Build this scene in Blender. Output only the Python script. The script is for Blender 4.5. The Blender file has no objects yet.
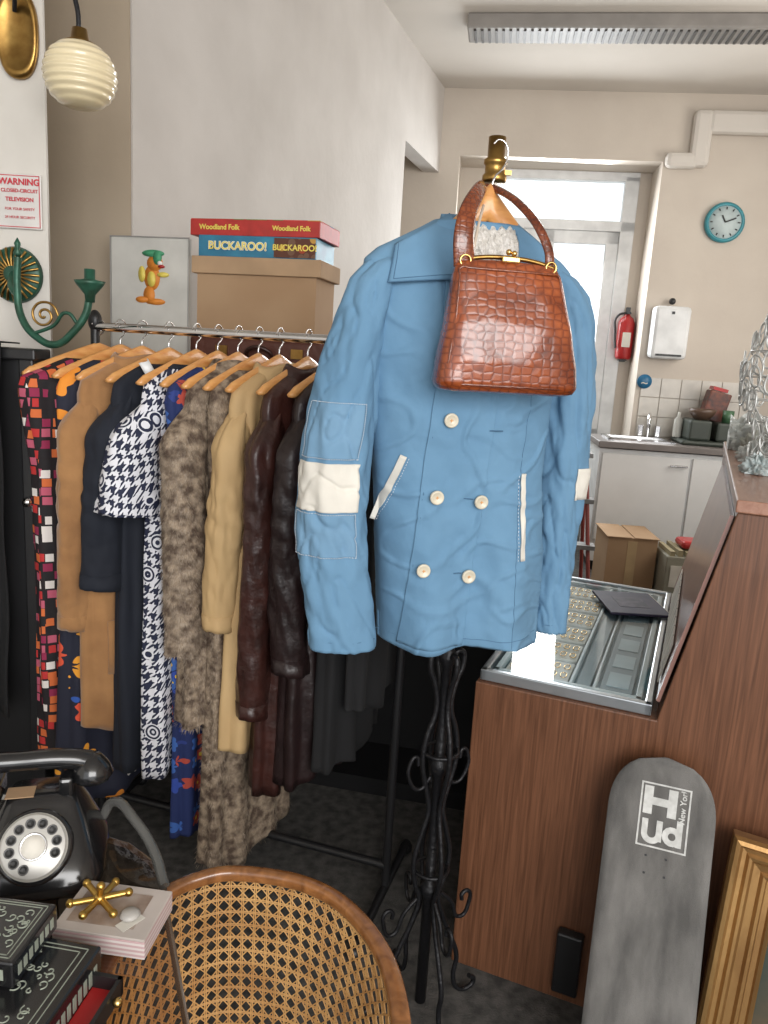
import bpy, math, random
from mathutils import Vector, Matrix, noise
random.seed(7)
sc=bpy.context.scene
COL=bpy.context.collection
try:
    sc.view_settings.view_transform='Standard'
except Exception: pass
rad=math.radians
# ---------------------------------------------------------------- materials
def newmat(name):
    m=bpy.data.materials.new(name); m.use_nodes=True
    nt=m.node_tree; b=nt.nodes['Principled BSDF']; return m,nt,b
def N(nt,t,**k):
    n=nt.nodes.new(t)
    for a,v in k.items(): setattr(n,a,v)
    return n
def setc(s,c): s.default_value=(c[0],c[1],c[2],1)
def coords(nt,stretch=(1,1,1),rot=(0,0,0)):
    tc=N(nt,'ShaderNodeTexCoord'); mp=N(nt,'ShaderNodeMapping')
    mp.inputs['Scale'].default_value=stretch; mp.inputs['Rotation'].default_value=rot
    nt.links.new(tc.outputs['Object'],mp.inputs['Vector']); return mp.outputs['Vector']
def M(name,col,rough=.5,metal=0,col2=None,ns=8,st=(1,1,1),bump=0,bs=60,coat=0,sheen=0,detail=4,trans=0,alpha=1,ior=1.45,bd=.01):
    m,nt,b=newmat(name)
    setc(b.inputs['Base Color'],col); b.inputs['Roughness'].default_value=rough; b.inputs['Metallic'].default_value=metal
    if coat: b.inputs['Coat Weight'].default_value=coat; b.inputs['Coat Roughness'].default_value=.15
    if sheen: b.inputs['Sheen Weight'].default_value=sheen
    if trans: b.inputs['Transmission Weight'].default_value=trans; b.inputs['IOR'].default_value=ior
    if col2 is None: col2=tuple(c*.82 for c in col)
    v=coords(nt,st)
    n=N(nt,'ShaderNodeTexNoise'); n.inputs['Scale'].default_value=ns; n.inputs['Detail'].default_value=detail
    nt.links.new(v,n.inputs['Vector'])
    r=N(nt,'ShaderNodeValToRGB'); setc_r(r,[(.35,col),(.65,col2)])
    nt.links.new(n.outputs['Fac'],r.inputs['Fac']); nt.links.new(r.outputs['Color'],b.inputs['Base Color'])
    if bump:
        n2=N(nt,'ShaderNodeTexNoise'); n2.inputs['Scale'].default_value=bs; n2.inputs['Detail'].default_value=5
        nt.links.new(v,n2.inputs['Vector'])
        bp=N(nt,'ShaderNodeBump'); bp.inputs['Strength'].default_value=bump; bp.inputs['Distance'].default_value=bd
        nt.links.new(n2.outputs['Fac'],bp.inputs['Height']); nt.links.new(bp.outputs['Normal'],b.inputs['Normal'])
    return m
def setc_r(r,stops,const=False):
    cr=r.color_ramp
    if const: cr.interpolation='CONSTANT'
    while len(cr.elements)>1: cr.elements.remove(cr.elements[-1])
    cr.elements[0].position=stops[0][0]; cr.elements[0].color=(*stops[0][1],1)
    for p,c in stops[1:]:
        e=cr.elements.new(p); e.color=(*c,1)
def math_(nt,op,a,b=None):
    n=N(nt,'ShaderNodeMath',operation=op)
    for i,x in enumerate((a,b)):
        if x is None: continue
        if isinstance(x,(int,float)): n.inputs[i].default_value=x
        else: nt.links.new(x,n.inputs[i])
    return n.outputs[0]
def thinglass(name,tint,rough=.02,w=1.0):
    m=bpy.data.materials.new(name); m.use_nodes=True; nt=m.node_tree; nt.nodes.remove(nt.nodes['Principled BSDF'])
    t=N(nt,'ShaderNodeBsdfTransparent'); setc(t.inputs[0],tint); g=N(nt,'ShaderNodeBsdfGlossy'); g.inputs['Roughness'].default_value=rough
    lw_=N(nt,'ShaderNodeLayerWeight'); lw_.inputs['Blend'].default_value=.5
    p=math_(nt,'POWER',lw_.outputs['Facing'],4.0); p=math_(nt,'ADD',math_(nt,'MULTIPLY',p,.75*w),.035)
    mx=N(nt,'ShaderNodeMixShader')
    nt.links.new(p,mx.inputs[0]); nt.links.new(t.outputs[0],mx.inputs[1]); nt.links.new(g.outputs[0],mx.inputs[2])
    nt.links.new(mx.outputs[0],nt.nodes['Material Output'].inputs[0]); return m
def pattern(name,bg,cols,scale=20,thr=.4,metric='EUCLIDEAN',rnd=1,st=(1,1,1),rough=.8,centre=None):
    m,nt,b=newmat(name); b.inputs['Roughness'].default_value=rough
    v=coords(nt,st)
    vo=N(nt,'ShaderNodeTexVoronoi',distance=metric); vo.inputs['Scale'].default_value=scale; vo.inputs['Randomness'].default_value=rnd
    nt.links.new(v,vo.inputs['Vector'])
    sp=N(nt,'ShaderNodeSeparateColor'); nt.links.new(vo.outputs['Color'],sp.inputs[0])
    r=N(nt,'ShaderNodeValToRGB'); setc_r(r,[(i/len(cols),c) for i,c in enumerate(cols)],True)
    nt.links.new(sp.outputs[0],r.inputs['Fac'])
    f=math_(nt,'LESS_THAN',vo.outputs['Distance'],thr)
    mx=N(nt,'ShaderNodeMix',data_type='RGBA'); nt.links.new(f,mx.inputs[0]); setc(mx.inputs[6],bg); nt.links.new(r.outputs[0],mx.inputs[7])
    out=mx.outputs[2]
    if centre:
        f2=math_(nt,'LESS_THAN',vo.outputs['Distance'],thr*.35)
        m2=N(nt,'ShaderNodeMix',data_type='RGBA'); nt.links.new(f2,m2.inputs[0]); nt.links.new(out,m2.inputs[6]); setc(m2.inputs[7],centre); out=m2.outputs[2]
    nt.links.new(out,b.inputs['Base Color']); return m
def floral(name,bg,cols,scale,thr,rnd=.9,petals=5,centre=(.8,.55,.05)):
    m,nt,b=newmat(name); b.inputs['Roughness'].default_value=.8
    v=coords(nt); vo=N(nt,'ShaderNodeTexVoronoi'); vo.inputs['Scale'].default_value=scale; vo.inputs['Randomness'].default_value=rnd
    nt.links.new(v,vo.inputs['Vector'])
    vs=N(nt,'ShaderNodeVectorMath',operation='SUBTRACT'); nt.links.new(v,vs.inputs[0]); nt.links.new(vo.outputs['Position'],vs.inputs[1])
    s=N(nt,'ShaderNodeSeparateXYZ'); nt.links.new(vs.outputs[0],s.inputs[0])
    an=math_(nt,'ARCTAN2',s.outputs[2],s.outputs[1])
    pm=math_(nt,'MULTIPLY',math_(nt,'COSINE',math_(nt,'MULTIPLY',an,petals)),thr*.22)
    lim=math_(nt,'ADD',pm,thr)
    sp=N(nt,'ShaderNodeSeparateColor'); nt.links.new(vo.outputs['Color'],sp.inputs[0])
    r=N(nt,'ShaderNodeValToRGB'); setc_r(r,[(i/len(cols),c) for i,c in enumerate(cols)],True); nt.links.new(sp.outputs[0],r.inputs['Fac'])
    f=math_(nt,'LESS_THAN',vo.outputs['Distance'],lim)
    mx=N(nt,'ShaderNodeMix',data_type='RGBA'); nt.links.new(f,mx.inputs[0]); setc(mx.inputs[6],bg); nt.links.new(r.outputs[0],mx.inputs[7])
    f2=math_(nt,'LESS_THAN',vo.outputs['Distance'],thr*.3)
    m2=N(nt,'ShaderNodeMix',data_type='RGBA'); nt.links.new(f2,m2.inputs[0]); nt.links.new(mx.outputs[2],m2.inputs[6]); setc(m2.inputs[7],centre)
    nt.links.new(m2.outputs[2],b.inputs['Base Color']); return m
def houndstooth(name,k=26):
    m,nt,b=newmat(name); b.inputs['Roughness'].default_value=.8
    tc=N(nt,'ShaderNodeTexCoord'); s=N(nt,'ShaderNodeSeparateXYZ'); nt.links.new(tc.outputs['Object'],s.inputs[0])
    no=N(nt,'ShaderNodeTexNoise'); no.inputs['Scale'].default_value=9; nt.links.new(tc.outputs['Object'],no.inputs['Vector'])
    wob=math_(nt,'MULTIPLY',no.outputs['Fac'],2.6)
    u=math_(nt,'ADD',math_(nt,'MULTIPLY',math_(nt,'ADD',s.outputs[1],math_(nt,'MULTIPLY',s.outputs[0],.8)),k),wob); v=math_(nt,'ADD',math_(nt,'MULTIPLY',s.outputs[2],k),wob)
    fr=lambda x: math_(nt,'SUBTRACT',x,math_(nt,'FLOOR',x))
    a=math_(nt,'LESS_THAN',fr(u),.5); c=math_(nt,'LESS_THAN',fr(v),.5)
    tw=math_(nt,'LESS_THAN',fr(math_(nt,'MULTIPLY',math_(nt,'SUBTRACT',u,v),2)),.5)
    mx=N(nt,'ShaderNodeMix',data_type='FLOAT'); nt.links.new(tw,mx.inputs[0]); nt.links.new(a,mx.inputs[2]); nt.links.new(c,mx.inputs[3])
    vo=N(nt,'ShaderNodeTexVoronoi'); vo.inputs['Scale'].default_value=10; nt.links.new(tc.outputs['Object'],vo.inputs['Vector'])
    wv=math_(nt,'GREATER_THAN',math_(nt,'SINE',math_(nt,'MULTIPLY',vo.outputs['Distance'],60)),.0)
    inn=math_(nt,'LESS_THAN',vo.outputs['Distance'],.24)
    m3=N(nt,'ShaderNodeMix',data_type='FLOAT'); nt.links.new(inn,m3.inputs[0]); nt.links.new(mx.outputs[0],m3.inputs[2]); nt.links.new(wv,m3.inputs[3])
    r=N(nt,'ShaderNodeValToRGB'); setc_r(r,[(0,(.015,.02,.05)),(.5,(.74,.74,.78))],True)
    nt.links.new(m3.outputs[0],r.inputs[0]); nt.links.new(r.outputs[0],b.inputs['Base Color']); return m
def croc(name,sc_=58,dark=1.0):
    m,nt,b=newmat(name); b.inputs['Roughness'].default_value=.24; b.inputs['Coat Weight'].default_value=.65; b.inputs['Coat Roughness'].default_value=.09
    v=coords(nt,(1,1,1.3))
    vo=N(nt,'ShaderNodeTexVoronoi',feature='DISTANCE_TO_EDGE'); vo.inputs['Scale'].default_value=sc_; vo.inputs['Randomness'].default_value=.40
    nt.links.new(v,vo.inputs['Vector'])
    r=N(nt,'ShaderNodeValToRGB'); setc_r(r,[(0,(.17*dark,.036*dark,.010*dark)),(.10,(.30*dark,.066*dark,.017*dark)),(.35,(.37*dark,.092*dark,.024*dark))])
    nt.links.new(vo.outputs['Distance'],r.inputs[0])
    n=N(nt,'ShaderNodeTexNoise'); n.inputs['Scale'].default_value=11; n.inputs['Detail'].default_value=5; nt.links.new(v,n.inputs['Vector'])
    r2=N(nt,'ShaderNodeValToRGB'); setc_r(r2,[(.35,(1,1,1)),(.65,(.45,.33,.27))]); nt.links.new(n.outputs['Fac'],r2.inputs[0])
    mx=N(nt,'ShaderNodeMix',data_type='RGBA',blend_type='MULTIPLY'); mx.inputs[0].default_value=1; nt.links.new(r.outputs[0],mx.inputs[6]); nt.links.new(r2.outputs[0],mx.inputs[7])
    nt.links.new(mx.outputs[2],b.inputs['Base Color'])
    bp=N(nt,'ShaderNodeBump'); bp.inputs['Strength'].default_value=.7; bp.inputs['Distance'].default_value=.003
    mr=math_(nt,'MINIMUM',vo.outputs['Distance'],.25)
    nt.links.new(mr,bp.inputs['Height']); nt.links.new(bp.outputs[0],b.inputs['Normal']); return m
def wood(name,c1,c2,st=(14,14,1.2),rough=.4,coat=0,ns=6):
    m,nt,b=newmat(name); b.inputs['Roughness'].default_value=rough; b.inputs['Coat Weight'].default_value=coat
    v=coords(nt,st); n=N(nt,'ShaderNodeTexNoise'); n.inputs['Scale'].default_value=ns; n.inputs['Detail'].default_value=8; n.inputs['Distortion'].default_value=.6
    nt.links.new(v,n.inputs['Vector']); r=N(nt,'ShaderNodeValToRGB'); setc_r(r,[(.3,c1),(.7,c2)])
    nt.links.new(n.outputs['Fac'],r.inputs[0]); nt.links.new(r.outputs[0],b.inputs['Base Color'])
    bp=N(nt,'ShaderNodeBump'); bp.inputs['Strength'].default_value=.08; bp.inputs['Distance'].default_value=.005
    nt.links.new(n.outputs['Fac'],bp.inputs['Height']); nt.links.new(bp.outputs[0],b.inputs['Normal']); return m
WALL=M('plaster_wall',(.57,.51,.44),.85,col2=(.53,.47,.405),ns=2.5,bump=.25,bs=14)
WALLL=M('plaster_left',(.55,.52,.49),.85,col2=(.49,.46,.43),ns=2.5,bump=.4,bs=12)
WALLD=M('plaster_side_shaded',(.44,.36,.27),.9,col2=(.40,.33,.25),ns=3,bump=.15,bs=20)  # beige plaster, with the shade of facing away from the window in its colour
CEIL=M('ceiling_paint',(.60,.56,.51),.9,bump=.1,bs=10,ns=2,col2=(.57,.53,.48))
COLM=M('white_paint',(.66,.63,.58),.7,col2=(.62,.59,.54))
FLOOR=M('floor_carpet',(.085,.080,.074),.95,col2=(.035,.034,.032),ns=30,bump=.3,bs=200)
WHITE=M('white_gloss',(.72,.73,.73),.4)
BLK=M('black_satin',(.012,.012,.013),.4)
IRON=M('wrought_iron',(.012,.012,.014),.45,metal=.4,bump=.3,bs=80)
CHROME=M('chrome',(.75,.75,.76),.15,metal=1)
BRASS=M('aged_brass',(.42,.26,.08),.32,metal=1,col2=(.3,.17,.05),ns=30)
GOLD=M('bright_gold',(.75,.5,.18),.25,metal=1)
GILT=M('gilt_frame',(.42,.25,.095),.42,metal=.7,col2=(.24,.125,.045),ns=9,st=(1,1,.35),bump=.12,bs=60)
HWOOD=wood('hanger_wood',(.56,.23,.065),(.70,.36,.12),(4,4,14),.35,.3)
CWOOD=wood('counter_veneer',(.085,.034,.016),(.175,.075,.038),(26,26,.8),.4,.12)
CWOOD2=wood('counter_top_veneer',(.26,.12,.075),(.34,.18,.12),(14,2,14),.35,.2)
CHWOOD=wood('chair_rail_wood',(.13,.048,.014),(.30,.125,.04),(8,8,8),.25,.6)
CANE=M('cane',(.54,.32,.12),.5,col2=(.40,.21,.07),ns=20)
BLUE=M('blue_cotton',(.130,.260,.395),.88,col2=(.110,.230,.36),ns=5,bump=.3,bs=22,bd=.01)
BLUED=M('blue_cotton_dark',(.065,.150,.25),.85)  # darker blue for seams, buttonholes, stitching and collar edges
BLUEP=M('blue_cotton_faded',(.155,.285,.42),.85,col2=(.135,.26,.39),ns=12,bump=.3,bs=22)
CREAM=M('cream_cloth',(.70,.67,.60),.8,bump=.25,bs=18)
BTN=M('button_pearl',(.66,.60,.47),.25)
CROC=croc('croc_leather')
CROCD=croc('croc_leather_dark',90,.75)
SUEDE=M('suede',(.40,.205,.078),.9,col2=(.27,.13,.048),ns=7,bump=.35,bs=30,sheen=.3)
NAVY=M('navy_cloth',(.008,.011,.020),.85)
BEIGE=M('beige_cloth',(.54,.37,.18),.75,col2=(.47,.31,.145),ns=4,bump=.25,bs=12)
LEATH=M('brown_leather',(.050,.016,.012),.38,col2=(.026,.010,.008),ns=12,bump=.5,bs=30,coat=.1)
LEATHD=M('dark_leather',(.022,.011,.011),.4,col2=(.014,.008,.008),ns=12,bump=.5,bs=26)
BLKC=M('black_cloth',(.007,.007,.008),.9)
FUR=M('fur_brown',(.33,.255,.18),.85,col2=(.085,.055,.038),ns=42,bump=.6,bs=120,detail=2)
FURT=M('fur_tips',(.42,.34,.26),.7,col2=(.12,.085,.06),ns=42,detail=2)
HOUND=houndstooth('houndstooth',33)
REDP=pattern('red_geometric',(.012,.008,.010),[(.50,.03,.03),(.75,.7,.66),(.012,.01,.012),(.28,.02,.07),(.012,.01,.012),(.5,.10,.16),(.65,.15,.04)],38,.42,'CHEBYCHEV',.35)
FLOR=floral('floral_dark',(.012,.014,.03),[(.80,.28,.03),(.80,.76,.70),(.03,.10,.42),(.7,.09,.04),(.80,.34,.03)],12,.40)
FLORB=floral('floral_blue',(.010,.022,.10),[(.03,.07,.36),(.02,.04,.2),(.4,.06,.04),(.04,.12,.4)],20,.4)
CARD=M('cardboard',(.38,.25,.145),.85,col2=(.34,.215,.12),ns=5)
GLASS=thinglass('clear_glass',(.95,.98,.98),w=.6)
TGLASS=thinglass('smoked_table_glass',(.66,.55,.44))
OPAL=M('opal_glass',(.78,.68,.46),.22,coat=.4,col2=(.74,.62,.38),ns=3)
GREEN=M('verdigris',(.03,.12,.078),.4,metal=.3,col2=(.02,.06,.036),ns=25)
PGRIP=M('worn_griptape',(.175,.168,.158),.8,col2=(.080,.077,.073),ns=6,st=(3,3,1.0),bump=.3,bs=300,detail=11)
# ---------------------------------------------------------------- geometry helpers
def frame(loc,yaw=0,extra=None):
    m=Matrix.Translation(Vector(loc))@Matrix.Rotation(rad(yaw),4,'Z')
    return m@extra if extra is not None else m
def group(name,loc=(0,0,0),yaw=0,mat=None):
    e=bpy.data.objects.new(name,None); COL.objects.link(e); e.empty_display_size=.05
    e.matrix_world=mat if mat is not None else frame(loc,yaw); return e
def obj(name,vs,fs,mat,parent=None,smooth=False,bev=0,sub=0,fm=None,solid=0,wn=False):
    me=bpy.data.meshes.new(name); me.from_pydata([tuple(v) for v in vs],[],fs); me.update()
    if smooth:
        for p in me.polygons: p.use_smooth=True
    o=bpy.data.objects.new(name,me); COL.objects.link(o); me.materials.append(mat)
    if parent is not None: o.parent=parent
    if fm is not None: o.matrix_world=fm
    if solid: 
        s=o.modifiers.new('so','SOLIDIFY'); s.thickness=solid; s.offset=0
    if bev:
        b=o.modifiers.new('b','BEVEL'); b.width=bev; b.segments=2; b.limit_method='ANGLE'
    if sub:
        s=o.modifiers.new('s','SUBSURF'); s.levels=sub; s.render_levels=sub
    return o
def boxv(x0,x1,y0,y1,z0,z1):
    vs=[(x,y,z) for x in (x0,x1) for y in (y0,y1) for z in (z0,z1)]
    fs=[(0,1,3,2),(4,6,7,5),(0,4,5,1),(2,3,7,6),(0,2,6,4),(1,5,7,3)]
    return vs,fs
def box(name,b,mat,parent=None,bev=0,fm=None,rot=None):
    vs,fs=boxv(*b)
    if rot is not None:
        c=Vector(((b[0]+b[1])/2,(b[2]+b[3])/2,(b[4]+b[5])/2)); R=Matrix.Rotation(rad(rot[1]),3,rot[0])
        vs=[R@(Vector(v)-c)+c for v in vs]
    return obj(name,vs,fs,mat,parent,bev=bev,fm=fm)
def boxes(name,bs,mat,parent=None,bev=0,fm=None):
    V=[];F=[]
    for b in bs:
        v,f=boxv(*b); k=len(V); V+=v; F+=[tuple(i+k for i in q) for q in f]
    return obj(name,V,F,mat,parent,bev=bev,fm=fm)
def loft(name,rings,mat,parent=None,cap=(True,True),closed=True,smooth=True,solid=0,fm=None,sub=0):
    V=[];F=[];n=len(rings[0])
    for r in rings: V+=[tuple(p) for p in r]
    for i in range(len(rings)-1):
        for j in range(n if closed else n-1):
            k=(j+1)%n
            F.append((i*n+j,i*n+k,(i+1)*n+k,(i+1)*n+j))
    if closed and cap[0]: F.append(tuple(range(n))[::-1])
    if closed and cap[1]: F.append(tuple((len(rings)-1)*n+j for j in range(n)))
    return obj(name,V,F,mat,parent,smooth=smooth,solid=solid,fm=fm,sub=sub)
def lathe(name,prof,mat,parent=None,loc=(0,0,0),rot=None,seg=32,fm=None):
    R=rot if rot is not None else Matrix.Identity(3); L=Vector(loc)
    rings=[[R@Vector((r*math.cos(2*math.pi*j/seg),r*math.sin(2*math.pi*j/seg),z))+L for j in range(seg)] for r,z in prof]
    return loft(name,rings,mat,parent,fm=fm)
def tubes(name,lines,r,mat,parent=None,cyclic=False,smooth=True,fm=None,res=3,radii=None):
    cu=bpy.data.curves.new(name,'CURVE'); cu.dimensions='3D'; cu.bevel_depth=r; cu.bevel_resolution=res; cu.resolution_u=6; cu.use_fill_caps=True
    for li,pts in enumerate(lines):
        if smooth and len(pts)>2:
            s=cu.splines.new('BEZIER'); s.bezier_points.add(len(pts)-1)
            for i,p in enumerate(pts):
                bp=s.bezier_points[i]; bp.co=p; bp.handle_left_type='AUTO'; bp.handle_right_type='AUTO'
                if radii: bp.radius=radii[i]
        else:
            s=cu.splines.new('POLY'); s.points.add(len(pts)-1)
            for i,p in enumerate(pts):
                s.points[i].co=(p[0],p[1],p[2],1)
                if radii: s.points[i].radius=radii[i]
        s.use_cyclic_u=cyclic
    cu.materials.append(mat)
    o=bpy.data.objects.new(name,cu); COL.objects.link(o)
    if parent is not None: o.parent=parent
    if fm is not None: o.matrix_world=fm
    return o
def ball(name,c,r,mat,parent=None,s=(1,1,1),seg=20):
    prof=[(max(1e-4,r*math.sin(math.pi*i/12)),-r*math.cos(math.pi*i/12)) for i in range(13)]
    rings=[[Vector((q*math.cos(2*math.pi*j/seg)*s[0]+c[0],q*math.sin(2*math.pi*j/seg)*s[1]+c[1],z*s[2]+c[2])) for j in range(seg)] for q,z in prof]
    return loft(name,rings,mat,parent)
def text(name,body,size,mat,parent,loc,R=None,ext=.0005,align='CENTER',bold=0):
    cu=bpy.data.curves.new(name,'FONT'); cu.body=body; cu.size=size; cu.align_x=align; cu.align_y='CENTER'; cu.extrude=ext; cu.offset=bold
    cu.materials.append(mat); o=bpy.data.objects.new(name,cu); COL.objects.link(o); o.parent=parent
    R=R if R is not None else Matrix.Rotation(rad(90),4,'X')
    o.matrix_local=Matrix.Translation(Vector(loc))@R.to_4x4(); return o
def interp(rows,z):
    rows=sorted(rows)
    if z<=rows[0][0]: return rows[0][1:]
    for a,b in zip(rows,rows[1:]):
        if z<=b[0]:
            t=(z-a[0])/(b[0]-a[0]); return tuple(p+(q-p)*t for p,q in zip(a[1:],b[1:]))
    return rows[-1][1:]
def sup(t,n):
    c,s=math.cos(t),math.sin(t)
    return math.copysign(abs(c)**(2/n),c),math.copysign(abs(s)**(2/n),s)
nz=lambda x,y,z=0: noise.noise(Vector((x,y,z)))
def ss(t): t=max(0,min(1,t)); return t*t*(3-2*t)
def vquad(name,x0,x1,y,z0,z1,mat,parent):
    return obj(name,[(x0,y,z0),(x1,y,z0),(x1,y,z1),(x0,y,z1)],[(0,1,2,3)],mat,parent)
# ---------------------------------------------------------------- room
BW=frame((.263,6.34,0),-6.6)
LW=frame((.263,6.34,0),72.37)
def trap(name,pts,z0,z1,mat):
    n=len(pts); V=[(p[0],p[1],z0) for p in pts]+[(p[0],p[1],z1) for p in pts]
    F=[tuple(range(n))[::-1],tuple(range(n,2*n))]+[(i,(i+1)%n,n+(i+1)%n,n+i) for i in range(n)]
    return obj(name,V,F,mat)
trap('floor',[(-3,-3.2),(4.6,-3.2),(4.6,7.6),(-3,7.6)],-.05,0,FLOOR)
trap('ceiling',[(-3,-3.2),(4.6,-3.2),(4.6,7.6),(-3,7.6)],3.5,3.58,CEIL)
boxes('wall_back',[(-.6,.152,0,.5,0,3.5),(.152,1.66,0,.5,3.03,3.5),(1.57,1.66,.38,.5,0,3.03),(.152,.40,.38,.5,0,3.03)],WALL,fm=BW)
boxes('wall_back_right',[(1.66,3.6,0,.5,0,3.5)],WALL,fm=BW)
boxes('wall_left',[(-3.82,-.89,0,.12,0,3.5),(-.89,0,0,.12,2.9,3.5)],WALLL,fm=LW)
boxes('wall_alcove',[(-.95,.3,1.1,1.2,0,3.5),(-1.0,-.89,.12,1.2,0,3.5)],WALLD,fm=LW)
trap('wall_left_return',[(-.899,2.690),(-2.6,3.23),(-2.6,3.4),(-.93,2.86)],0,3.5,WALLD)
trap('wall_left_column',[(-1.9,2.27),(-.992,2.27),(-1.0,2.30),(-1.9,2.32)],0,3.5,COLM)
trap('wall_left_front',[(-2.6,-3),(-2.5,-3),(-2.5,3.2),(-2.6,3.2)],0,3.5,COLM)
trap('wall_right',[(3.3,-3),(3.4,-3),(3.85,6.4),(3.75,6.4)],0,3.5,WALL)
g=group('door_1',mat=BW)
boxes('door_frame',[(.41,.46,.36,.44,0,3.0),(1.46,1.57,.36,.44,0,3.0),(.41,1.57,.36,.44,2.96,3.03),(.41,1.57,.36,.44,2.58,2.66),(.46,.50,.37,.42,0,2.58),(.86,.95,.37,.42,0,2.58),(1.36,1.46,.37,.42,0,2.58),(.46,1.46,.37,.42,2.48,2.58),(.46,1.46,.37,.42,.0,1.0)],WHITE,g,bev=.006)
vquad('door_glass',.50,1.36,.39,1.0,2.48,GLASS,g)
vquad('transom_glass',.46,1.46,.39,2.66,2.96,GLASS,g)
g=group('alcove_door',mat=LW)
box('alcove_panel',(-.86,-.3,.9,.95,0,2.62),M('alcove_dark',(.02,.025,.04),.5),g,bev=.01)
box('alcove_shelf',(-.86,-.3,.8,.98,2.62,2.66),WALLD,g)
boxes('trim_1',[(1.93,3.5,-.09,0,3.215,3.375),(1.83,1.97,-.088,0,2.985,3.375),(1.665,1.9,-.086,0,2.975,3.085)],CEIL,fm=BW,bev=.035)
g=group('ceiling_light',(.33,5.14,0),-8)
box('housing',(0,1.95,-.12,.12,3.42,3.5),M('light_housing',(.28,.26,.24),.5),g,bev=.01)
boxes('louvres',[(.04+i*.042,.055+i*.042,-.09,.09,3.41,3.421) for i in range(45)],M('louvre_dark',(.06,.055,.05),.5),g)
g=group('wall_clock',mat=BW@Matrix.Translation((2.15,-.02,2.615))@Matrix.Scale(.86,4))
RX=Matrix.Rotation(rad(90),3,'X')
lathe('rim',[(.13,-.02),(.165,-.02),(.168,.01),(.155,.03),(.138,.03),(.136,.02)],M('teal',(.04,.25,.30),.35),g,rot=RX)
lathe('face',[(.001,.021),(.138,.021),(.138,.0),(.001,0)],M('clock_face',(.50,.58,.58),.5),g,rot=RX)
HND=M('clock_hand',(.02,.02,.02),.5)
tubes('hands',[[(0,-.027,0),(-.03,-.027,.055)],[(0,-.029,0),(.085,-.029,.035)]],.006,HND,g)
tubes('ticks',[[(.105*math.sin(a),-.024,.105*math.cos(a)),(.125*math.sin(a),-.024,.125*math.cos(a))] for a in [i*math.pi/6 for i in range(12)]],.005,HND,g)
g=group('towel_dispenser',mat=BW)
box('case',(1.71,1.98,-.14,0,1.60,1.99),WHITE,g,bev=.03)
box('slot',(1.75,1.94,-.145,-.13,1.62,1.635),BLK,g)
box('lock',(1.835,1.855,-.145,-.13,1.93,1.95),BLK,g)
ball('knob',(1.845,-.05,2.03),.025,BLK,g)
# extinguisher on its bracket, hung on the narrow wall beside the door
g=group('fire_extinguisher',mat=BW@Matrix.Translation((1.588,.305,1.585))@Matrix.Scale(1.05,4))
RED=M('red_paint',(.42,.02,.02),.3)
lathe('cylinder',[(.001,0),(.055,0),(.062,.02),(.062,.27),(.045,.31),(.02,.33),(.02,.35)],RED,g)
box('label',(-.03,.03,-.066,-.055,.09,.2),CREAM,g)
boxes('valve',[(-.012,.012,-.05,.05,.34,.355),(-.012,.012,-.02,.04,.375,.39),(-.015,.015,-.015,.015,.33,.39)],BLK,g)
boxes('bracket',[(-.03,.03,.058,.0715,-.02,.30),(-.03,.03,.0,.07,-.012,-.002)],BLK,g)
tubes('hose',[[(.02,-.02,.35),(-.08,-.03,.32),(-.085,-.03,.2),(-.07,-.03,.08)]],.009,BLK,g)
g=group('sink_unit',mat=BW)
box('carcass',(1.36,2.62,-.55,-.02,.08,.93),WHITE,g)
box('plinth',(1.38,2.60,-.50,-.04,.0,.08),BLK,g)
boxes('worktop',[(1.34,2.64,-.60,-.01,.94,.985)],M('worktop',(.16,.14,.13),.4),g,bev=.005)
boxes('cupboard_doors',[(1.38,2.0,-.57,-.55,.25,.90),(2.02,2.6,-.57,-.55,.25,.90)],M('cupboard_white',(.66,.66,.65),.35,col2=(.63,.63,.62)),g,bev=.004)
tubes('handle',[[(1.86,-.59,.84),(1.98,-.59,.84)]],.008,CHROME,g)
boxes('sink_rim',[(1.42,1.9,-.5,-.46,.985,1.0),(1.42,1.9,-.16,-.12,.985,1.0),(1.42,1.46,-.5,-.12,.985,1.0),(1.86,1.9,-.5,-.12,.985,1.0)],CHROME,g)
box('sink_bowl',(1.46,1.86,-.46,-.16,.985,.990),M('steel',(.4,.4,.41),.3,metal=1),g)
tubes('tap',[[(1.78,-.08,.985),(1.78,-.08,1.12),(1.77,-.12,1.17),(1.75,-.22,1.15),(1.75,-.23,1.11)]],.014,CHROME,g)
boxes('tap_handles',[(1.70,1.74,-.1,-.06,1.0,1.09),(1.83,1.87,-.1,-.06,1.0,1.09)],CHROME,g,bev=.006)
boxes('splash_tiles',[(1.70+i*.152,1.848+i*.152,-.012,0,1.0+j*.152,1.148+j*.152) for i in range(6) for j in range(3)],M('tile',(.58,.55,.50),.25),g,bev=.003)
g=group('round_sticker',mat=BW@Matrix.Translation((1.72,-.014,1.42)))
lathe('disc',[(.001,.0),(.055,0),(.055,.01),(.001,.01)],M('sticker_blue',(.02,.14,.28),.4),g,rot=RX)
text('mark','~',.09,CREAM,g,(0,-.012,-.01))
g=group('tea_caddy',mat=BW); box('tin',(2.14,2.30,-.25,-.12,1.16,1.38),M('tin_brown',(.20,.06,.035),.5,col2=(.05,.03,.03),ns=20),g,bev=.01,rot=('Y',12)); box('tin_lid',(2.18,2.29,-.24,-.13,1.385,1.41),RED,g,rot=('Y',12))
g=group('washing_up_pile',mat=BW)
DG=M('dark_green',(.04,.05,.04),.5)
boxes('trays',[(1.95,2.5,-.45,-.1,.985,1.02),(2.0,2.16,-.42,-.15,1.02,1.17),(2.2,2.45,-.40,-.12,1.02,1.16)],DG,g,bev=.02)
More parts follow.
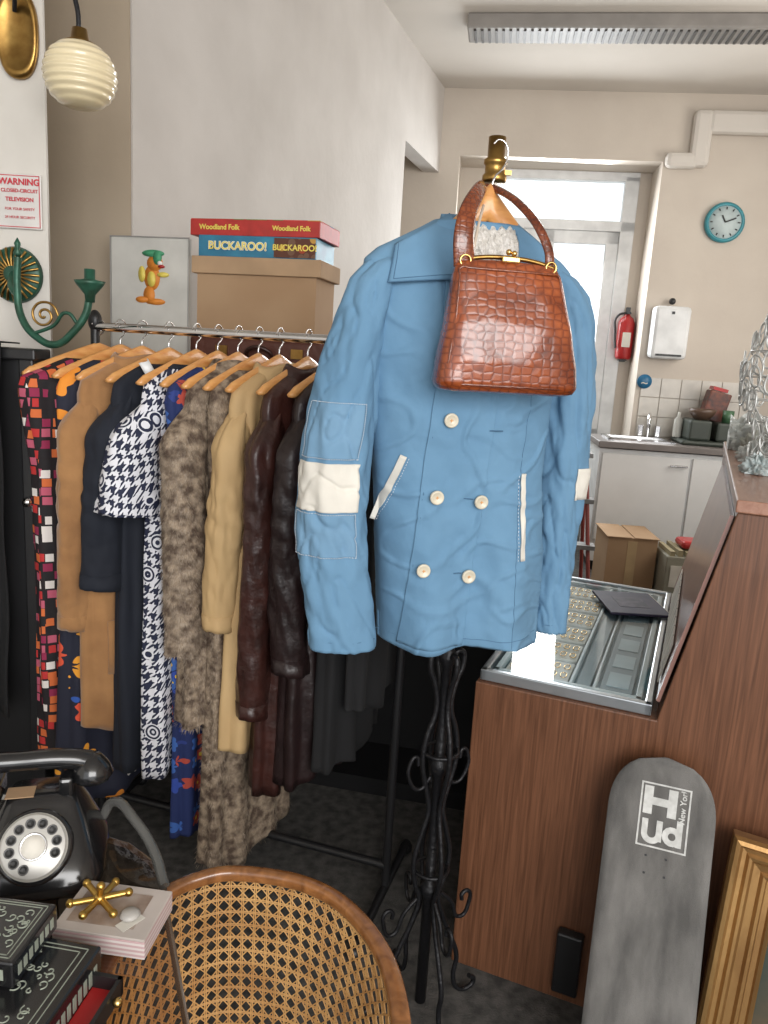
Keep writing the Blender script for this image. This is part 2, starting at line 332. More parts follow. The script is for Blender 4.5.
lathe('bowl',[(.05,0),(.09,.05),(.1,.08),(.095,.08),(.001,.03)],M('bowl_brown',(.10,.06,.04),.4),g,(2.10,-.33,1.17))
lathe('mug',[(.035,0),(.04,.0),(.04,.09),(.036,.09),(.001,.01)],M('mug_green',(.05,.12,.06),.4),g,(2.28,-.35,1.16))
lathe('bottle',[(.03,0),(.032,.01),(.032,.13),(.012,.16),(.012,.19),(.001,.19)],M('bottle_white',(.6,.6,.55),.4),g,(1.97,-.2,1.02))
g=group('cardboard_box',mat=frame((1.50,5.15,0),-4))
box('carton',(0,.32,-.2,.2,0,.42),CARD,g); boxes('flaps',[(-.01,.15,-.21,.21,.42,.426),(.17,.33,-.21,.21,.42,.426)],CARD,g)
box('parcel_tape',(.13,.19,-.202,-.2,0,.40),M('tape',(.5,.36,.2),.4),g)
g=group('metal_file_box',mat=frame((1.82,4.9,0),-4))
box('body',(0,.28,-.15,.15,0,.36),M('file_grey',(.30,.29,.23),.5),g,bev=.008); boxes('labels',[(.03,.2,-.155,-.15,.16,.30),(.05,.25,-.155,-.15,.04,.12)],CREAM,g)
boxes('folders',[(.02+.05*i,.05+.05*i,-.14,.14,.36,.39+.01*(i%2)) for i in range(5)],M('folder',(.32,.27,.16),.8),g)
box('red_cloth',(.10,.24,-.1,.08,.40,.45),RED,g,bev=.02)
g=group('step_ladder',mat=frame((.93,4.3,0),-8))
LAD=M('ladder_red',(.26,.05,.04),.4)
tubes('rails',[[(0,0,.0),(-.10,.3,1.1)],[(.30,0,.0),(.20,.3,1.1)],[(0,.55,0),(-.10,.3,1.1)],[(.30,.55,0),(.20,.3,1.1)]],.012,LAD,g)
boxes('treads',[(-.02-.025*i,.32-.025*i,.02+.075*i,.12+.075*i,.26*i+.2,.26*i+.225) for i in range(4)],M('tread',(.25,.25,.25),.6),g)
# ---------------------------------------------------------------- column fittings
g=group('warning_sign',mat=frame((-1.0,2.265,0)))
box('plate',(-.145,-.004,-.006,0,1.785,1.93),M('sign_white',(.72,.70,.67),.4),g,bev=.002)
SR=M('sign_red',(.6,.03,.05),.5)
boxes('sign_border',[(-.141,-.008,-.0072,-.006,1.924,1.926),(-.141,-.008,-.0072,-.006,1.789,1.791),(-.010,-.008,-.0072,-.006,1.789,1.926)],SR,g)
for i,(t,sz,bo) in enumerate([('WARNING',.0235,.0006),('CLOSED-CIRCUIT',.0130,.0002),('TELEVISION',.0150,.0003),('FOR YOUR SAFETY',.0098,.0),('24 HOUR SECURITY',.0095,.0)]):
    text('line_%d'%(i+1),t,sz,SR,g,(-.064,-.008,[1.908,1.885,1.862,1.837,1.815][i]),bold=bo)
g=group('globe_wall_lamp',mat=frame((-1.0,2.265,0)))
ov=[(.055*sup(t,2.4)[0]-.055,.11*sup(t,2.4)[1]+2.28) for t in [2*math.pi*i/32 for i in range(32)]]
loft('back_plate',[[(x*k+(-.055)*(1-k),y,(z-2.28)*k+2.28) for x,z in ov] for k,y in ((1,0),(1,-.012),(.86,-.02),(.8,-.014),(.01,-.016))],BRASS,g)
tubes('arm',[[(-.055,-.02,2.33),(-.02,-.08,2.40),(.05,-.16,2.43),(.14,-.19,2.37),(.182,-.20,2.28),(.185,-.20,2.22)]],.006,IRON,g)
gx,gy,gzz=.187,-.20,2.128
prof=[]
for i in range(121):
    a=math.pi*i/120; r=.086*math.sin(a)**.8 if 0<i<120 else .001
    z=-.076*math.cos(a); r*=1+.022*math.cos(z*2*math.pi/.0165)
    prof.append((max(.001,r),z))
lathe('globe',prof,OPAL,g,(gx,gy,gzz),seg=48)
lathe('gallery',[(.001,.11),(.018,.105),(.022,.08),(.04,.072),(.042,.06),(.001,.06)],BRASS,g,(gx,gy,gzz))
g=group('candle_sconce',mat=frame((-1.0,2.265,0)))
lathe('rosette',[(.001,.02),(.02,.03),(.03,.018),(.045,.024),(.06,.012),(.072,.012),(.078,0),(.001,0)],GREEN,g,(-.085,0,1.66),RX)
tubes('rosette_ribs',[[(-.085+.022*math.cos(a),-.024,1.66+.022*math.sin(a)),(-.085+.05*math.cos(a),-.024,1.66+.05*math.sin(a)),(-.085+.073*math.cos(a),-.014,1.66+.073*math.sin(a))] for a in [i*math.pi/12 for i in range(24)]],.0035,BRASS,g)
tubes('arm',[[(-.03,-.10,1.70),(-.035,-.10,1.62),(-.02,-.11,1.54),(.03,-.13,1.49),(.09,-.15,1.475),(.14,-.16,1.51),(.175,-.16,1.56),(.185,-.16,1.60)]],.010,GREEN,g)
tubes('arm_link',[[(-.085,-.02,1.66),(-.06,-.08,1.62),(-.034,-.10,1.60)]],.009,GREEN,g)
tubes('scroll',[[(.045+.04*(1-t/16)*math.cos(t*.8),-.12,1.55+.04*(1-t/16)*math.sin(t*.8)) for t in range(16)]],.0035,BRASS,g)
tubes('scroll_2',[[(.02,-.13,1.50),(.08,-.14,1.525),(.12,-.15,1.56),(.15,-.15,1.53)]],.005,GREEN,g)
lathe('finial',[(.004,0),(.012,.01),(.005,.02),(.009,.035),(.001,.05)],GREEN,g,(-.03,-.10,1.70))
lathe('cup',[(.001,0),(.012,.0),(.014,.02),(.035,.045),(.04,.055),(.03,.055),(.014,.06),(.014,.085),(.011,.085),(.011,.06)],GREEN,g,(.187,-.16,1.59))
# ---------------------------------------------------------------- shelving behind rack
BX=frame((-.4,2.5,0),-11.7)
g=group('black_bookcase',mat=BX)
boxes('carcass',[(-.48,.85,.02,.30,0,.06),(-.48,.85,.02,.30,1.38,1.42),(-.48,.85,.27,.30,.06,1.38),(-.48,-.45,.02,.30,.06,1.38),(.82,.85,.02,.30,.06,1.38),(-.45,.82,.04,.27,.7,.73)],BLK,g)
g=group('black_screen_panel',mat=frame((0,0,0)))
boxes('frame_and_panel',[(-1.7,-.96,2.08,2.12,.14,1.44),(-1.7,-.94,2.05,2.15,1.43,1.46),(-.99,-.95,2.06,2.14,0,1.44),(-1.7,-1.66,2.06,2.14,0,1.44)],BLK,g,bev=.005)
lathe('hinge_knob',[(.001,0),(.014,.005),(.012,.02),(.001,.024)],CHROME,g,(-.97,2.06,1.05),RX)
g=group('black_shawl',mat=frame((0,0,0)))
rr=[]
for i in range(31):
    q=i/30; z=1.475-1.05*q
    rr.append([(-1.62+.60*j/70+.01*nz(j*.2,z*3),2.055-.018-.018*ss(q*5)*(1+math.sin(j*.55+1.5*nz(j*.1,z*2)))-.01*nz(j*.15,z*4),z+.02*math.sin(j*.13)*q) for j in range(71)])
rr.insert(0,[(p[0],2.14,1.472) for p in rr[0]])
loft('cloth',rr,BLKC,g,closed=False,solid=.004)
BX2=BX@Matrix.Translation((-.035,0,0))
g=group('suitcase',mat=BX2)
box('shell',(-.26,.24,.04,.27,1.421,1.535),M('suitcase_leather',(.11,.035,.022),.45,bump=.3,bs=60),g,bev=.02)
boxes('clasps',[(-.16,-.12,.032,.045,1.47,1.50),(.10,.14,.032,.045,1.47,1.50)],BRASS,g)
tubes('handle',[[(-.05,.035,1.46),(-.04,.015,1.49),(.03,.015,1.49),(.04,.035,1.46)]],.007,LEATH,g)
g=group('cardboard_storage_box',mat=BX2)
box('carton',(-.220,.180,.02,.22,1.536,1.728),CARD,g)
box('lid',(-.236,.196,.008,.232,1.722,1.775),M('cardboard_lid',(.42,.28,.165),.85),g,bev=.003)
g=group('board_game_box',mat=BX2)
RB=M('game_red',(.45,.03,.025),.4,col2=(.35,.025,.02),ns=25); TB=M('game_teal',(.03,.22,.34),.4,col2=(.02,.14,.24),ns=12)
LIDP=pattern('game_art',(.35,.05,.03),[(.5,.05,.03),(.45,.32,.08),(.10,.2,.05),(.02,.2,.35)],14,.5)
box('bottom_box',(-.222,.172,.03,.23,1.776,1.842),TB,g,bev=.002)
box('side_panel',(.035,.170,.026,.03,1.780,1.838),pattern('game_side',(.10,.035,.02),[(.3,.05,.02),(.45,.25,.05),(.15,.08,.05)],40,.5),g)
YEL=M('game_yellow',(.8,.65,.12),.5); WT=M('game_white',(.78,.78,.75),.5)
text('game_title','BUCKAROO!',.034,WT,g,(-.088,.0265,1.809),bold=.0018); text('game_title_fill','BUCKAROO!',.034,YEL,g,(-.088,.0255,1.809),bold=.0002)
text('game_title_side','BUCKAROO!',.025,YEL,g,(.103,.0250,1.809),bold=.0006)
g=group('board_game_box',mat=BX2@Matrix.Rotation(rad(-2),4,'Z'))
box('box_red',(-.262,.180,.04,.24,1.843,1.892),RB,g,bev=.002); box('box_art',(-.260,.178,.042,.238,1.892,1.894),LIDP,g)
text('game_title','Woodland Folk',.022,YEL,g,(-.16,.0385,1.868),bold=.0006); text('game_title_2','Woodland Folk',.020,YEL,g,(.085,.0385,1.868),bold=.0006)
g=group('sticker_board',mat=BX)
box('panel',(-.55,-.275,.0,.018,1.421,1.825),M('board_white',(.56,.55,.51),.5),g,bev=.003)
tubes('panel_edge',[[(-.55,-.002,1.421),(-.55,-.002,1.825),(-.275,-.002,1.825),(-.275,-.002,1.421)]],.003,M('grey_edge',(.3,.29,.27),.5),g,smooth=False)
ORG=M('toon_orange',(.70,.24,.03),.6); TG=M('toon_green',(.06,.30,.15),.6)
for k,(x,z,a,b,mt) in enumerate([(-.415,1.69,.028,.04,ORG),(-.405,1.735,.028,.024,ORG),(-.425,1.635,.020,.028,ORG),(-.40,1.615,.032,.010,ORG),(-.45,1.62,.022,.010,ORG),(-.45,1.70,.012,.025,YEL),(-.375,1.70,.02,.008,YEL),(-.41,1.765,.038,.011,TG),(-.395,1.752,.014,.022,TG),(-.415,1.685,.014,.024,YEL),(-.385,1.735,.008,.007,WT),(-.38,1.725,.010,.005,RED)]):
    y=-.001-.0006*k
    loft('toon_%d'%(k+1),[[(x+.012+a*math.cos(t),yy,z+.01+b*math.sin(t)) for t in [2*math.pi*i/20 for i in range(20)]] for yy in (.0,y)],mt,g)
# ---------------------------------------------------------------- clothes rack
RK=frame((-.82,2.2,0),-17.5)
g=group('clothes_rail',mat=RK)
tubes('rail',[[(-.02,0,1.53),(.93,0,1.53)]],.0125,CHROME,g)
tubes('posts',[[(-.02,0,.04),(-.02,0,1.545)],[(.93,0,.04),(.93,0,1.55)]],.0125,BLK,g)
tubes('feet',[[(-.02,-.25,.03),(-.02,.22,.03)],[(.93,-.25,.03),(.93,.22,.03)],[(-.02,0,.10),(.93,0,.10)]],.0125,BLK,g)
ball('end_cap',(-.02,0,1.545),.019,BLK,g,(1,1,1.6))
for y in(-.25,.21):
    for x in(-.02,.93): ball('castor',(x,y,.02),.02,BLK,g)
def hanger(mat4):
    g=group('clothes_hanger',mat=mat4)
    rings=[]
    for i in range(25):
        y=-.210+.42*i/24; q=abs(y)/.210
        zc=1.464-.068*q**1.15; h=.031-.014*q; xo=-.018*q*q
        if i in(0,24): h*=.4
        rings.append([(xo+.0085*math.cos(t),y,zc+h*.75*math.sin(t)) for t in [2*math.pi*j/12 for j in range(12)]])
    loft('wood',rings,HWOOD,g)
    hk=[(0,0,1.47),(0,0,1.502),(0,.015,1.515),(0,.020,1.535),(0,.008,1.551),(0,-.010,1.549),(0,-.019,1.535)]
    tubes('hook',[hk],.0018,CHROME,g); return g
def garment(name,s,yaw,zb,mat,wb=.2,tb=.06,tt=.04,zt=1.440,sl=None,seed=0,fold=.011,fur=0,furlen=.02,wsh=.205,dy=0,neck=.10,lean=0,roll=0,collar=None):
    m4=RK@Matrix.Translation((s,dy,0))@Matrix.Rotation(rad(yaw),4,'Z')@Matrix.Translation((0,0,1.53))@Matrix.Rotation(rad(roll),4,'X')@Matrix.Translation((0,0,-1.53))
    hanger(m4); g=group(name,mat=m4)
    rows=[(zt,neck,tt*.55),(zt-.012,neck+.03,tt*.65),(zt-.03,.168,tt*.8),(zt-.05,wsh-.006,tt*.95),(zt-.085,wsh+.004,tt*1.05),(zt-.3,(wsh+wb)/2-.015,tt*1.1),(zb,wb,tb)]
    NP=96; rings=[]; zs=[zt-(zt-zb)*(i/60) for i in range(61)]
    zs=sorted(set([zt,zt-.006,zt-.012,zt-.02,zt-.03,zt-.04,zt-.05,zt-.065]+[z for z in zs if z<zt-.075]),reverse=True)
    def P(t,z):
        w,tx=interp(rows,z); q=min(1,max(0,(zt-z)/(zt-zb))); c,sn=sup(t,2.3)
        d=fold*(.15+q)*math.sin(9*t+seed*1.7+2.0*nz(z*2,seed))*.9+fold*1.0*nz(3*math.cos(t)+seed,3*math.sin(t),z*2.2)+fold*.4*nz(6*math.cos(t)+seed+z*3,z*7,6*math.sin(t))
        d*=ss((zt-z)/.1+.15)
        y=(w+d*.5)*c; x=(tx+d)*sn+lean*q
        return Vector((x,y,z))
    rings=[[P(2*math.pi*j/NP,z) for j in range(NP)] for z in zs]
    rings[-1]=[v+Vector((0,0,.012*math.sin(v.y*30+seed))) for v in rings[-1]]
    loft('body',rings,mat,g,cap=(False,False),solid=.003)
    if collar:
        rr=[]
        for dz,k in ((-.045,1.10),(-.02,1.12),(.008,1.02),(.018,.92)):
            rr.append([Vector((tt*.95*k*math.sin(a),(neck+.005)*k*math.cos(a)*(1 if dz<0 else .95),zt+dz+.006*math.sin(3*a+seed))) for a in [2*math.pi*j/40 for j in range(40)]])
        loft('collar',rr,collar,g,cap=(False,False),solid=.005)
    if sl:
        L,r0,r1,sweep=sl
        def S(t,q,sg):
            dz=L*q; z=zt-.042-dz*.985; rr=(r0+(r1-r0)*q)
            k=ss(dz/.15); rr*=.28+.72*k
            el=math.sin(math.pi*min(1,dz/.62))*.008
            y0=sg*(wsh-.055+.060*k+el-.012*q); x0=sweep*q-.006*math.sin(q*5+seed)
            wr=math.exp(-((dz-.30)/.09)**2)
            d=.010*nz(1.4*math.cos(t)+seed*3,z*3.5,1.4*math.sin(t)+sg)+.0045*nz(2.5*math.cos(t)+z*9,z*13+2*math.sin(t),seed)+.0020*wr*math.sin(z*110+2*t+seed)
            cr=nz(1.3*math.cos(t)+z*5+seed,z*9-1.3*math.sin(t),seed+5); d-=.0045*max(0,1-abs(cr)*8)
            return Vector((x0+(rr*.78+d)*math.cos(t),y0+(rr+d)*math.sin(t),z+.01*math.sin(t)*sg*(q>.98)))
        for k,sg in enumerate((-1,1)):
            loft('sleeve_%d'%(k+1),[[S(2*math.pi*j/40,i/60,sg) for j in range(40)] for i in range(61)],mat,g,cap=(True,False),solid=.003)
            if L>.5 and not fur:
                loft('cuff_%d'%(k+1),[[S(2*math.pi*j/32,q,sg)+Vector((.0018*math.cos(2*math.pi*j/32),.0018*math.sin(2*math.pi*j/32),0)) for j in range(32)] for q in (1-.05/L,1-.02/L,.998)],mat,g,cap=(False,False),solid=.002)
    if fur:
        V=[];F=[]
        def spike(p,n):
            n=n.normalized(); d=(n*.6+Vector((0,0,-1))+Vector([random.uniform(-.4,.4) for _ in range(3)])).normalized()
            L=furlen*random.uniform(.5,1.1); sd=d.cross(n).normalized()*.0010 if d.cross(n).length>1e-4 else Vector((.001,0,0))
            k=len(V); V.extend([p-sd,p+sd,p+d*L]); F.append((k,k+1,k+2))
        for _ in range(fur):
            t=random.uniform(0,2*math.pi); z=random.uniform(zb,zt-.02); p=P(t,z)
            spike(p,Vector((math.sin(t)*1.0,math.cos(t)*.4,0)))
            if sl:
                q=random.random(); t=random.uniform(0,2*math.pi); spike(S(t,q,-1),Vector((math.cos(t),math.sin(t),0)))
        obj('fur_pile',V,F,FURT,g)
    return g,P
g,P=garment('patterned_dress',-.01,-20,.30,REDP,wb=.20,tb=.06,tt=.060,seed=1,wsh=.225)
g,P=garment('floral_dress',.065,-10,.20,FLOR,wb=.23,tb=.085,seed=2)
g,P=garment('suede_coat',.135,-9,.44,SUEDE,wb=.225,tb=.075,tt=.045,seed=3,sl=(.69,.058,.052,-.03),wsh=.215,collar=SUEDE)
loft('pocket',[[P(rad(a),z)+Vector((.006,0,0)) for a in range(90,150,6)] for z in(.60,.65,.70,.75)],SUEDE,g,closed=False,solid=.004)
g,P=garment('navy_dress',.22,-7,.33,NAVY,wb=.2,tb=.06,seed=4,sl=(.56,.058,.068,-.04))
loft('white_collar',[[Vector((.03+.006*k+.014*math.sin(a*3.14/8),-.12+.012*k+.03*a/8*(-1),1.455-.022*k-.012*(a/8))) for a in range(9)] for k in range(4)],WHITE,g,closed=False,solid=.003)
g,P=garment('houndstooth_dress',.305,-5,.33,HOUND,wb=.2,tb=.06,seed=5,sl=(.34,.055,.098,-.05))
loft('neck_trim',[[P(2*math.pi*j/48,z)*1.0+Vector((.002,0,.001)) for j in range(48)] for z in (1.442,1.432)],NAVY,g,cap=(False,False),solid=.006)
g,P=garment('blue_floral_dress',.37,-4,.13,FLORB,wb=.17,tb=.045,seed=6)
garment('fur_coat',.43,-4,.50,FUR,wb=.215,tb=.075,tt=.055,seed=7,sl=(.70,.062,.06,-.02),fur=16000,furlen=.016,collar=FUR)
garment('long_fur_coat',.49,-4,.09,FUR,wb=.20,tb=.07,seed=8,fur=9000,furlen=.018)
g,P=garment('beige_jacket',.55,-4,.46,BEIGE,wb=.215,tb=.055,seed=9,sl=(.62,.052,.05,-.03),fold=.014,collar=BEIGE)
garment('brown_leather_jacket',.63,-3,.36,LEATH,wb=.2,tb=.055,seed=10,sl=(.84,.054,.048,-.01),fold=.014,collar=LEATH)
garment('dark_leather_jacket',.71,-3,.40,LEATHD,wb=.2,tb=.06,seed=11,sl=(.70,.055,.052,0),fold=.014,collar=LEATHD)
garment('black_coat',.79,0,.45,BLKC,wb=.19,tb=.05,seed=12,sl=(.6,.05,.05,0))
garment('black_dress',.86,0,.62,BLKC,wb=.18,tb=.04,seed=13)
# ---------------------------------------------------------------- iron lamp stand
SX,SY=.155,1.55
g=group('iron_lamp_stand',(SX,SY,0))
lathe('pole',[(.001,.02),(.013,.02),(.013,.30),(.022,.31),(.022,.33),(.012,.34),(.012,.60),(.018,.61),(.022,.625),(.018,.64),(.011,.65),(.011,.86),(.018,.87),(.018,.89),(.010,.9),(.010,1.80),(.018,1.805),(.02,1.82),(.001,1.825)],IRON,g,seg=20)
def leg(a,pts): 
    c,s=math.cos(a),math.sin(a); return [(r*c,r*s,z) for r,z in pts]
L1=[(.012,.88),(.032,.89),(.040,.86),(.026,.82),(.018,.76),(.036,.70),(.042,.64),(.030,.58),(.018,.52),(.032,.46),(.045,.40),(.038,.34),(.025,.30),(.04,.24),(.07,.17),(.09,.11),(.085,.06),(.10,.02),(.13,.012),(.145,.03),(.13,.045)]
L2=[(.02,.60),(.045,.575),(.070,.60),(.072,.64),(.058,.655),(.052,.635)]
L3=[(.03,.30),(.06,.27),(.09,.22),(.11,.25),(.105,.285),(.09,.28),(.09,.265)]
A=[rad(25+90*i) for i in range(4)]
tubes('scroll_legs',[leg(a,L1) for a in A],.0058,IRON,g)
tubes('scroll_upper',[leg(a,L2) for a in A[::2]],.0042,IRON,g)
tubes('scroll_lower',[leg(a,L3) for a in A],.0048,IRON,g)
tubes('ring',[[(.038*math.cos(t),.038*math.sin(t),z) for t in [2*math.pi*i/12 for i in range(12)]] for z in (.37,.66)],.0045,IRON,g,cyclic=True)
lathe('bulb_holder',[(.001,0),(.021,0),(.023,.004),(.023,.012),(.019,.016),(.019,.03),(.022,.033),(.022,.04),(.016,.044),(.0165,.08),(.013,.08),(.013,.05),(.001,.05)],BRASS,g,(0.014,0,1.83))
box('switch',(.03,.045,-.004,.004,1.845,1.853),BRASS,g)
# ---------------------------------------------------------------- blue jacket
JK=frame((.15,1.42,0),12.7)
g=group('blue_jacket',mat=JK)
JR=[(.945,.040,.170,.095,.10),(1.10,.030,.172,.092,.092),(1.28,.010,.168,.088,.08),(1.45,.004,.182,.085,.078),(1.58,.000,.194,.085,.070),(1.64,.000,.202,.085,.058),(1.67,.000,.198,.085,.052),(1.69,.000,.176,.085,.050),(1.71,.002,.140,.085,.048),(1.73,.004,.105,.085,.046),(1.745,.006,.082,.085,.044)]
def jfold(x,z):
    a=.0025+.014*max(0,min(1,(1.32-z)/.37))
    f=a*math.sin((x+.08*(z-1.2))*38+1.2+1.2*nz(x*4,z*3))
    f+=.013*nz(x*7+3,z*3.2)+.0055*nz(x*14+z*10,z*13,4)+.0032*nz(x*30+z*12,z*24,9)+.0012*nz(x*60-z*20,z*50,3)
    r=nz(x*7-z*6,z*9+x*4,2); f-=.0055*max(0,1-abs(r)*11)*ss((nz(x*3,z*3,7)+.45)*2)
    r=nz(x*9+z*9,z*8-x*5,12); f-=.005*max(0,1-abs(r)*11)*ss((nz(x*3+5,z*3,7)+.35)*2)
    return f*ss((1.76-z)/.12+.2)
def jfront(x,z,off=0):
    xc,rx,yc,ry=interp(JR,z); q=min(.985,abs((x-xc)/rx))
    return yc-ry*(1-q**2.7)**(1/2.7)+jfold(x,z)-off
rings=[]
NZ=220;NP=240
for i in range(NZ+1):
    z=.945+(1.745-.945)*i/NZ; xc,rx,yc,ry=interp(JR,z); ring=[]
    for j in range(NP):
        c,s=sup(2*math.pi*j/NP,2.7); x=xc+rx*c; y=yc+ry*s+jfold(x,z)*(1 if s<0 else -.7)
        zz=z+(.006*math.sin(x*25) if i==0 else 0)
        ring.append((x,y,zz))
    rings.append(ring)
loft('body',rings,BLUE,g,cap=(False,False),solid=.003)
def P2(x,z,off): return Vector((x,jfront(x,z,off),z))
def sheet(name,poly,off,mat,th=.003,n=10,parent=None):
    V=[];F=[]
    for i in range(n+1):
        for j in range(n+1):
            u=i/n;v=j/n
            x=(poly[0][0]*(1-u)+poly[1][0]*u)*(1-v)+(poly[3][0]*(1-u)+poly[2][0]*u)*v
            z=(poly[0][1]*(1-u)+poly[1][1]*u)*(1-v)+(poly[3][1]*(1-u)+poly[2][1]*u)*v
            V.append(P2(x,z,off))
    for i in range(n):
        for j in range(n):
            F.append((i*(n+1)+j,(i+1)*(n+1)+j,(i+1)*(n+1)+j+1,i*(n+1)+j+1))
    return obj(name,V,F,mat,parent or g,smooth=True,solid=th)
def jline(pts,off,n=24):
    out=[]
    for a,b in zip(pts,pts[1:]):
        for i in range(n): 
            t=i/n; out.append(P2(a[0]+(b[0]-a[0])*t,a[1]+(b[1]-a[1])*t,off))
    out.append(P2(*pts[-1],off)); return out
def dashes(lines,dash=.5,pitch=.006):
    res=[]
    for L in lines:
        for a,b in zip(L,L[1:]):
            d=(b-a).length; k=max(1,int(d/pitch))
            for i in range(k):
                res.append([a+(b-a)*(i/k),a+(b-a)*((i+dash)/k)])
    return res
sheet('front_overlap',[(-.105,.952),(.02,.952),(.06,1.66),(-.06,1.66)],.0035,BLUE,n=100)
tubes('seams',[jline([(-.10,.95),(-.085,1.2),(-.06,1.5),(-.055,1.62)],.004,40),jline([(.115,.95),(.11,1.25),(.125,1.55)],.0015,40),jline([(-.16,.965),(.19,.965)],.0015,80)],.0007,BLUED,g,smooth=False)
sheet('welt_left',[(-.167,1.193),(-.157,1.19),(-.113,1.318),(-.124,1.322)],.0045,CREAM,n=24)
sheet('welt_right',[(.122,1.125),(.132,1.125),(.123,1.294),(.113,1.294)],.0045,CREAM,n=24)
WTHR=M('white_thread',(.62,.67,.72),.8)
tubes('welt_stitch',dashes([jline([(-.153,1.19),(-.108,1.318)],.003),jline([(.117,1.125),(.108,1.294)],.003)]),.0006,WTHR,g,smooth=False)
for k,(x,z) in enumerate([(-.041,1.391),(-.057,1.248),(-.074,1.109),(.032,1.24),(.019,1.095)]):
    p=P2(x,z,.010)
    lathe('button_%d'%(k+1),[(.001,.0035),(.008,.0035),(.0095,.005),(.0125,.005),(.0135,.0025),(.013,-.001),(.001,-.001)],BTN,g,p,RX)
    tubes('button_holes_%d'%(k+1),[[(p.x-.003,p.y-.004,p.z),(p.x+.003,p.y-.004,p.z)],[(p.x,p.y-.004,p.z-.003),(p.x,p.y-.004,p.z+.003)]],.0009,HWOOD,g)
tubes('button_holes',[jline([(.035,1.375),(.062,1.375)],.006),jline([(.0,1.245),(.018,1.244)],.006),jline([(-.01,1.10),(.006,1.10)],.006)],.0012,BLUED,g,smooth=False)
SLL=[(.945,-.213,.062,.04,.050),(1.12,-.236,.065,.045,.052),(1.2,-.241,.068,.05,.055),(1.29,-.242,.066,.055,.055),(1.45,-.222,.058,.065,.056),(1.58,-.194,.052,.075,.058),(1.63,-.180,.046,.08,.054),(1.66,-.160,.040,.084,.046),(1.685,-.135,.025,.085,.02)]
SLR=[(.945,.250,.038,.12,.045),(1.12,.245,.041,.12,.05),(1.28,.240,.047,.11,.055),(1.45,.232,.050,.10,.058),(1.58,.210,.052,.09,.058),(1.63,.196,.046,.088,.054),(1.66,.174,.040,.085,.046),(1.685,.145,.025,.083,.02)]
def sfun(rows,seed):
    def S(t,z,off=0):
        cx,rx,cy,ry=interp(rows,z)
        d=.009*nz(1.6*math.cos(t)+seed,z*5,1.6*math.sin(t))+.0052*nz(3*math.cos(t)+z*6,z*15+2*math.sin(t),seed)+.0024*nz(6*math.cos(t),z*32,seed)
        r=nz(1.5*math.cos(t)+z*5,z*9-1.5*math.sin(t),seed+5); d-=.005*max(0,1-abs(r)*11)
        return Vector((cx+(rx+d+off)*math.cos(t),cy-(ry+d+off)*math.sin(t),z))
    return S
for nm,rows,sd in(('sleeve_left',SLL,3),('sleeve_right',SLR,8)):
    S=sfun(rows,sd)
    loft(nm,[[S(2*math.pi*j/72,.945+.74*i/150) for j in range(72)] for i in range(151)],BLUE,g,cap=(False,True),solid=.003)
    tubes(nm+'_seam',[[S(2*math.pi*j/32,.965,.0005) for j in range(33)]],.0007,BLUED,g,smooth=False)
S=sfun(SLL,3)
def spatch(name,z0,z1,mat,off,t0=rad(62),t1=rad(172),dz=.0):
    n=30
    loft(name,[[S(t0+(t1-t0)*j/n,z0+(z1-z0)*i/n+dz*(j/n),off) for j in range(n+1)] for i in range(n+1)],mat,g,closed=False,solid=.002)
    return [[S(t0+(t1-t0)*j/n,z0,off+.002) for j in range(n+1)],[S(t0+(t1-t0)*j/n,z1,off+.002) for j in range(n+1)],[S(t0,z0+(z1-z0)*j/n,off+.002) for j in range(n+1)],[S(t1,z0+(z1-z0)*j/n,off+.002) for j in range(n+1)]]
st=[]
st+=spatch('patch_upper',1.312,1.412,BLUEP,.0025)
spatch('patch_white',1.216,1.304,CREAM,.0035,rad(58),rad(178))
st+=spatch('patch_lower',1.132,1.212,BLUEP,.0025)
tubes('patch_stitch',dashes(st),.0007,WTHR,g,smooth=False)
S2=sfun(SLR,8)
loft('patch_right',[[S2(rad(15+60*j/8),1.235+.065*i/8,.004) for j in range(9)] for i in range(9)],CREAM,g,closed=False,solid=.002)
tubes('armhole_seams',[[S(rad(8),1.42+.22*i/20,.0) for i in range(21)]],.0009,BLUED,g,smooth=False)
def leaf(name,nt_,ot,ob,nb,y0=.006,y1=.014):
    n,m_=18,12; rings=[]
    for i in range(n+1):
        u=i/n; row=[]
        for j in range(m_+1):
            v=j/m_
            x=(nt_[0]*(1-u)+ot[0]*u)*(1-v)+(nb[0]*(1-u)+ob[0]*u)*v
            z=(nt_[1]*(1-u)+ot[1]*u)*(1-v)+(nb[1]*(1-u)+ob[1]*u)*v
            xc,rx,yc,ry=interp(JR,min(z,1.70)); xx=max(xc-rx*.93,min(xc+rx*.93,x))
            y=yc-ry*(1-min(.985,abs((xx-xc)/rx))**2.7)**(1/2.7)+.6*jfold(xx,min(z,1.70))
            row.append(Vector((x,y-(y0+(y1-y0)*v)+.035*ss((z-1.70)/.06)*(1-v),z)))
        rings.append(row)
    loft(name,rings,BLUE,g,closed=False,solid=.004)
    bot=[rings[i][-1]+Vector((0,-.0025,0)) for i in range(n+1)]; out=[rings[-1][j]+Vector((0,-.0025,0)) for j in range(m_+1)]
    tubes(name+'_edge',[bot,out],.0010,BLUED,g,smooth=False)
    s1=[rings[i][-2]+Vector((0,-.003,0)) for i in range(n)]; s2=[rings[-2][j]+Vector((0,-.003,0)) for j in range(m_)]
    tubes(name+'_stitch',[s1,s2],.0006,BLUED,g,smooth=False)
leaf('collar_left',(-.050,1.758),(-.152,1.694),(-.166,1.626),(-.005,1.644))
leaf('collar_right',(.070,1.758),(.148,1.692),(.162,1.636),(.070,1.655))
nr=[]
